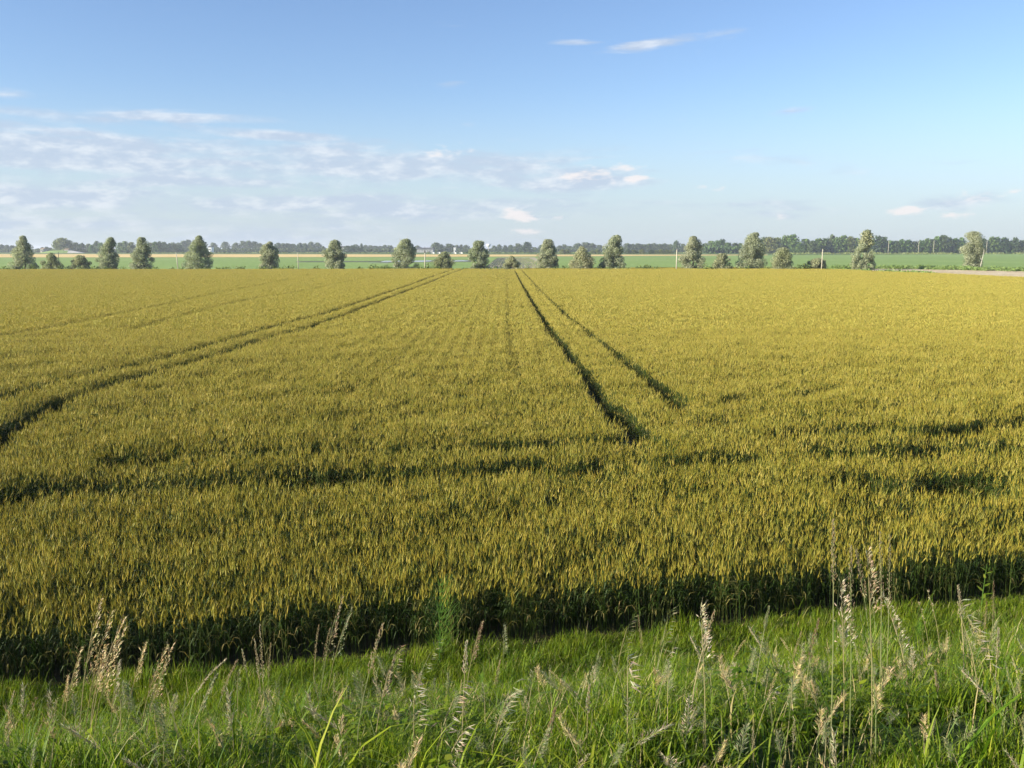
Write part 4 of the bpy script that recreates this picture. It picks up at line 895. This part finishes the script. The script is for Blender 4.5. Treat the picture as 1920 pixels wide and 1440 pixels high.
# ---------------------------------------------------------------- tall flowering grasses, one by one
ST = [ # tip px, foot px, kind, head share, colour, label
 (186, 1126, 150, 1425, 'oat', .55, 'gold', 'tallest golden oat-like stalk of the left cluster'),
 (208, 1148, 160, 1430, 'oat', .55, 'gold', 'golden oat-like stalk second tallest in the left cluster'),
 (231, 1160, 166, 1436, 'oat', .5, 'gold', 'golden leaning stalk third tallest in the left cluster'),
 (232, 1180, 172, 1445, 'oat', .5, 'gold', 'golden stalk on the right flank of the left cluster'),
 (197, 1212, 168, 1430, 'oat', .45, 'gold', 'short golden head inside the left cluster'),
 (222, 1240, 208, 1410, 'oat', .45, 'straw', 'shortest upright straw stalk at the right of the left cluster'),
 (152, 1214, 118, 1415, 'oat', .5, 'gold', 'golden stalk standing left of the left cluster'),
 (126, 1268, 116, 1400, 'oat', .4, 'gold', 'small golden head low at the left of the left cluster'),
 (273, 1205, 236, 1405, 'oat', .4, 'gold', 'single golden stalk just right of the left cluster'),
 (312, 1213, 262, 1410, 'oat', .5, 'gold', 'left one of the golden leaning pair at lower left'),
 (322, 1212, 272, 1425, 'oat', .5, 'gold', 'right one of the golden leaning pair at lower left'),
 (422, 1238, 338, 1370, 'oat', .55, 'straw', 'arching straw stalk bending right over the grass at lower left'),
 (404, 1268, 350, 1445, 'oat', .4, 'green', 'thin pale stalk leaning right below the arching straw stalk'),
 (446, 1238, 398, 1400, 'plume', .4, 'pink', 'pinkish bushy head left of the dense upright plume'),
 (454, 1218, 472, 1345, 'plume', .35, 'straw', 'thin stalk leaning left beside the dense upright plume'),
 (487, 1170, 498, 1375, 'plume', .55, 'straw', 'dense upright straw plume against the dark wheat edge'),
 (477, 1198, 494, 1370, 'plume', .45, 'straw', 'narrower plume touching the left side of the dense plume'),
 (508, 1206, 503, 1335, 'plume', .5, 'pink', 'narrow pinkish plume right of the dense plume'),
 (598, 1172, 588, 1305, 'plume', .5, 'pink', 'pinkish plume left of the tall curved stalk'),
 (619, 1178, 602, 1315, 'plume', .45, 'pink', 'pinkish plume directly beneath the tall curved stalk'),
 (640, 1120, 600, 1345, 'oat', .5, 'pink', 'tall curved stalk reaching into the gold wheat left of centre'),
 (658, 1142, 612, 1340, 'oat', .5, 'green', 'grey-green drooping stalk right of the tall curved stalk'),
 (719, 1170, 668, 1435, 'plume', .35, 'pink', 'slender stalk with nodding brown head left of centre'),
 (748, 1206, 724, 1350, 'brome', .5, 'pink', 'reddish tipped brome right of the nodding brown head'),
 (736, 1238, 702, 1425, 'oat', .4, 'pink', 'straight thin stem with small reddish head left of centre'),
 (823, 1197, 772, 1335, 'brome', .6, 'green', 'green fan shaped brome under the horsetail'),
 (777, 1278, 776, 1425, 'brome', .6, 'straw', 'straw brome with spread spikes left of centre'),
 (903, 1168, 870, 1345, 'oat', .4, 'brown', 'dark seeded stalk leaning right at the wheat edge near centre'),
 (875, 1203, 866, 1445, 'plume', .25, 'straw', 'long straw-stemmed stalk with a short head near centre'),
 (945, 1174, 943, 1285, 'oat', .5, 'green', 'thin upright green stalk alone at the dark edge near centre'),
 (870, 1272, 815, 1445, 'brome', .7, 'straw', 'large pale brome sweeping right at bottom centre'),
 (878, 1358, 836, 1450, 'brome', .7, 'straw', 'lower pale brome below the large one at bottom centre'),
 (938, 1238, 926, 1335, 'plume', .5, 'pink', 'short pinkish head in the grass at centre'),
 (968, 1272, 920, 1440, 'brome', .6, 'green', 'spreading green brome at bottom centre right'),
 (1042, 1328, 1022, 1440, 'plume', .5, 'brown', 'brown crooked head low at bottom centre right'),
 (1105, 1284, 1100, 1405, 'plume', .45, 'straw', 'straw tuft low right of centre'),
 (1185, 1153, 1158, 1265, 'brome', .7, 'green', 'arched brome feather left of the brown plume right of centre'),
 (1196, 1153, 1203, 1245, 'plume', .7, 'brown', 'dense brown plume between the two brome feathers'),
 (1259, 1138, 1228, 1295, 'brome', .55, 'green', 'tall brome feather right of the brown plume'),
 (1262, 1210, 1232, 1300, 'brome', .65, 'straw', 'pale brome fan below the tall brome feather'),
 (1176, 1228, 1176, 1425, 'brome', .35, 'straw', 'ragged straw stalk below the brown plume'),
 (1313, 1138, 1322, 1435, 'oat', .35, 'straw', 'stalk with loose whitish spikelets at the dark wheat edge'),
 (1341, 1145, 1296, 1340, 'plume', .35, 'pink', 'crooked dry stalk right of the whitish spikelets'),
 (1442, 1138, 1412, 1345, 'plume', .2, 'green', 'green nodding stalk alone right of centre'),
 (1454, 1290, 1428, 1345, 'brome', .8, 'straw', 'single closed straw spike low in the grass right of centre'),
 (1503, 1185, 1482, 1275, 'plume', .6, 'pink', 'short pinkish spike left of the reddish spike'),
 (1536, 1160, 1506, 1335, 'plume', .45, 'brown', 'reddish narrow spike left of the tallest stalk'),
 (1562, 975, 1555, 1455, 'plume', .25, 'pink', 'tallest stalk of all with straw stem and long plume, on the right'),
 (1576, 1092, 1580, 1450, 'oat', .35, 'straw', 'stalk with pale hanging spikelets touching the tallest stalk'),
 (1594, 1022, 1590, 1450, 'plume', .4, 'pink', 'plume second left in the tall right group'),
 (1605, 1030, 1642, 1440, 'plume', .22, 'pink', 'plume leaning left in the tall right group'),
 (1625, 1032, 1632, 1445, 'oat', .3, 'pink', 'middle stalk of the tall right group'),
 (1650, 998, 1648, 1330, 'plume', .4, 'pink', 'second tallest plume in the right group'),
 (1668, 1003, 1660, 1320, 'plume', .45, 'pink', 'rightmost plume of the tall right group'),
 (1654, 1118, 1702, 1310, 'oat', .6, 'straw', 'dry stalk leaning left below the tall right group'),
 (1735, 1097, 1762, 1235, 'lump', .35, 'straw', 'nodding pale lumpy head at the right wheat edge'),
 (1719, 1120, 1742, 1240, 'lump', .4, 'straw', 'lower lumpy head left of the nodding pale one'),
 (1796, 1098, 1806, 1310, 'plume', .3, 'straw', 'slim straw stalk between the lumpy heads and the brown plumes'),
 (1786, 1118, 1834, 1330, 'brome', .65, 'straw', 'straw brome leaning left at far right'),
 (1863, 1088, 1858, 1235, 'plume', .5, 'brown', 'tall dense brown plume at far right'),
 (1850, 1128, 1842, 1240, 'plume', .5, 'brown', 'shorter dense brown plume at far right'),
 (1872, 1178, 1864, 1310, 'plume', .45, 'straw', 'straw spike below the brown plumes at far right'),
 (1753, 1258, 1758, 1340, 'plume', .5, 'pink', 'small pinkish spike low in the grass at far right'),
 (72, 1300, 46, 1420, 'lump', .35, 'brown', 'lumpy brown head above the grass at far left'),
 (27, 1296, 14, 1385, 'plume', .5, 'straw', 'short straw spike at the far left edge'),
 (98, 1372, 90, 1445, 'lump', .5, 'brown', 'lumpy brown head low at far left bottom'),
 (84, 1345, 60, 1440, 'lump', .4, 'brown', 'brown nodding head between the two lumpy heads at far left'),
]
for i, (tx, ty, fx, fy, kd, hf, cn, lab) in enumerate(ST):
    r = random.Random(600 + i); foot = hit(fx, fy)
    top = at_y(tx, ty, foot.y + r.uniform(-.04, .04)); h = top.z - foot.z
    t = empty('grass_stalk', foot); tag(t, lab, 'grass stalk', 'tall flowering grasses on the bank')
    a, b, c = stalk_parts(r, h, Vector((top.x - foot.x, top.y - foot.y, 0)), kd, hf, colf(cn), r.choice(DRY) if cn in ('straw', 'gold') or i % 3 == 0 else r.choice([(.2, .24, .09), (.26, .28, .12)]))
    a.build('stem', M_straw, t); b.build('seed_head', M_straw, t)
    for m in c: m.build('leaf', M_grass, t)

# horsetails and a leafy weed at the wheat edge, a matted tuft of dry grass
def horsetail(px, top, foot_px, lab, yoff=0.0, n=11):
    f = hit(*foot_px); f.y += yoff; f.z = float(terr(f.x, f.y)); h = at_y(px, top, f.y).z - f.z
    t = empty('horsetail', f); tag(t, lab, 'horsetail', 'horsetails at the wheat edge'); r = random.Random(px)
    mb = MB(); mb.tube([(0, 0, 0), (.01, 0, h * .6), (.03, 0, h)], [.006, .004, .001], 5, (.12, .22, .04)); mb.build('stem', M_grass, t)
    mb = MB()
    for k in range(n):
        z = h * (.18 + .8 * k / n); ln = h * .24 * (1 - .75 * abs(k / n - .35))
        for j in range(14):
            q = 6.28 * j / 14 + k; dd = Vector((math.cos(q), math.sin(q), 0)); p = Vector((.02 * z / h, 0, z)); sd = Vector((-math.sin(q), math.cos(q), 0))
            mb.ribbon([p, p + dd * ln * .6 + Vector((0, 0, ln * .25)), p + dd * ln + Vector((0, 0, ln * .65))], [.0022, .002, .0006], sd, r.choice([(.14, .27, .04), (.10, .22, .03), (.18, .30, .06)]))
    mb.build('branch_whorls', M_grass, t)
horsetail(838, 1082, (830, 1222), 'tall feathery bright green horsetail against the dark wheat edge near centre', -.45)
horsetail(1712, 1166, (1718, 1215), 'small feathery horsetail below the right wheat edge', n=8)
horsetail(1322, 1018, (1326, 1150), 'small bright green horsetail inside the wheat right of centre', .9, 9)
horsetail(905, 1262, (898, 1320), 'round fluffy bright green horsetail tuft in the bank grass at centre', 0, 9)
f = hit(1838, 1160); t = empty('leafy_weed', f); tag(t, 'upright leafy green weed at the right end of the wheat edge', 'weed'); h = at_y(1845, 1058, f.y).z - f.z
mb = MB(); mb.tube([(0, 0, 0), (.01, 0, h * .5), (.03, 0, h)], [.007, .005, .002], 5, (.14, .24, .05)); mb.build('stem', M_grass, t)
r = random.Random(3)
for k in range(16):
    q = k * 2.4; z = h * (.2 + .78 * k / 16); ln = .13 * (1.1 - .6 * k / 16); dd = Vector((math.cos(q), math.sin(q), .35)); sd = Vector((-math.sin(q), math.cos(q), 0)); p = Vector((.03 * z / h, 0, z)); mb = MB()
    mb.ribbon([p, p + dd * ln * .3, p + dd * ln * .65, p + dd * ln], [.003, ln * .17, ln * .14, .001], sd, r.choice(GR)); mb.build('leaf', M_grass, t)
f = hit(1832, 1172); mb = MB(); r = random.Random(9)
for k in range(170):
    q = r.gauss(.3, .5); a = Vector((r.gauss(0, .13), r.gauss(0, .06), .05 + abs(r.gauss(0, .05)))); ln = r.uniform(.08, .18); dd = Vector((math.cos(q), math.sin(q) * .5, 0))
    mb.ribbon([a - dd * ln * .5, a + Vector((0, 0, r.uniform(.01, .04))), a + dd * ln * .5 - Vector((0, 0, .02))], [.001, .0028, .0008], Vector((-math.sin(q), math.cos(q), .4)), r.choice(DRY + [(.3, .36, .1)]))
tag(mb.build('matted_grass_tuft', M_straw, None, False, f), 'matted heap of dry grass lying below the leafy weed on the right', 'grass tuft')

# ---------------------------------------------------------------- air
def hz(t, out):
    vp = N(t, 'ShaderNodeVolumePrincipled'); vp.inputs['Color'].default_value = (.86, .92, 1, 1); vp.inputs['Density'].default_value = 0.00024; vp.inputs['Anisotropy'].default_value = .25
    L(t, vp.outputs[0], out.inputs['Volume'])
M_haze = mat('haze', hz)
mb = MB(); mb.box((0, 0, 8.3), (9500, 9500, 9.3)); o = mb.build('haze', M_haze); o['kind'] = 'stuff'; o['label'] = 'thin pale evening haze over the plain'; o['category'] = 'haze'
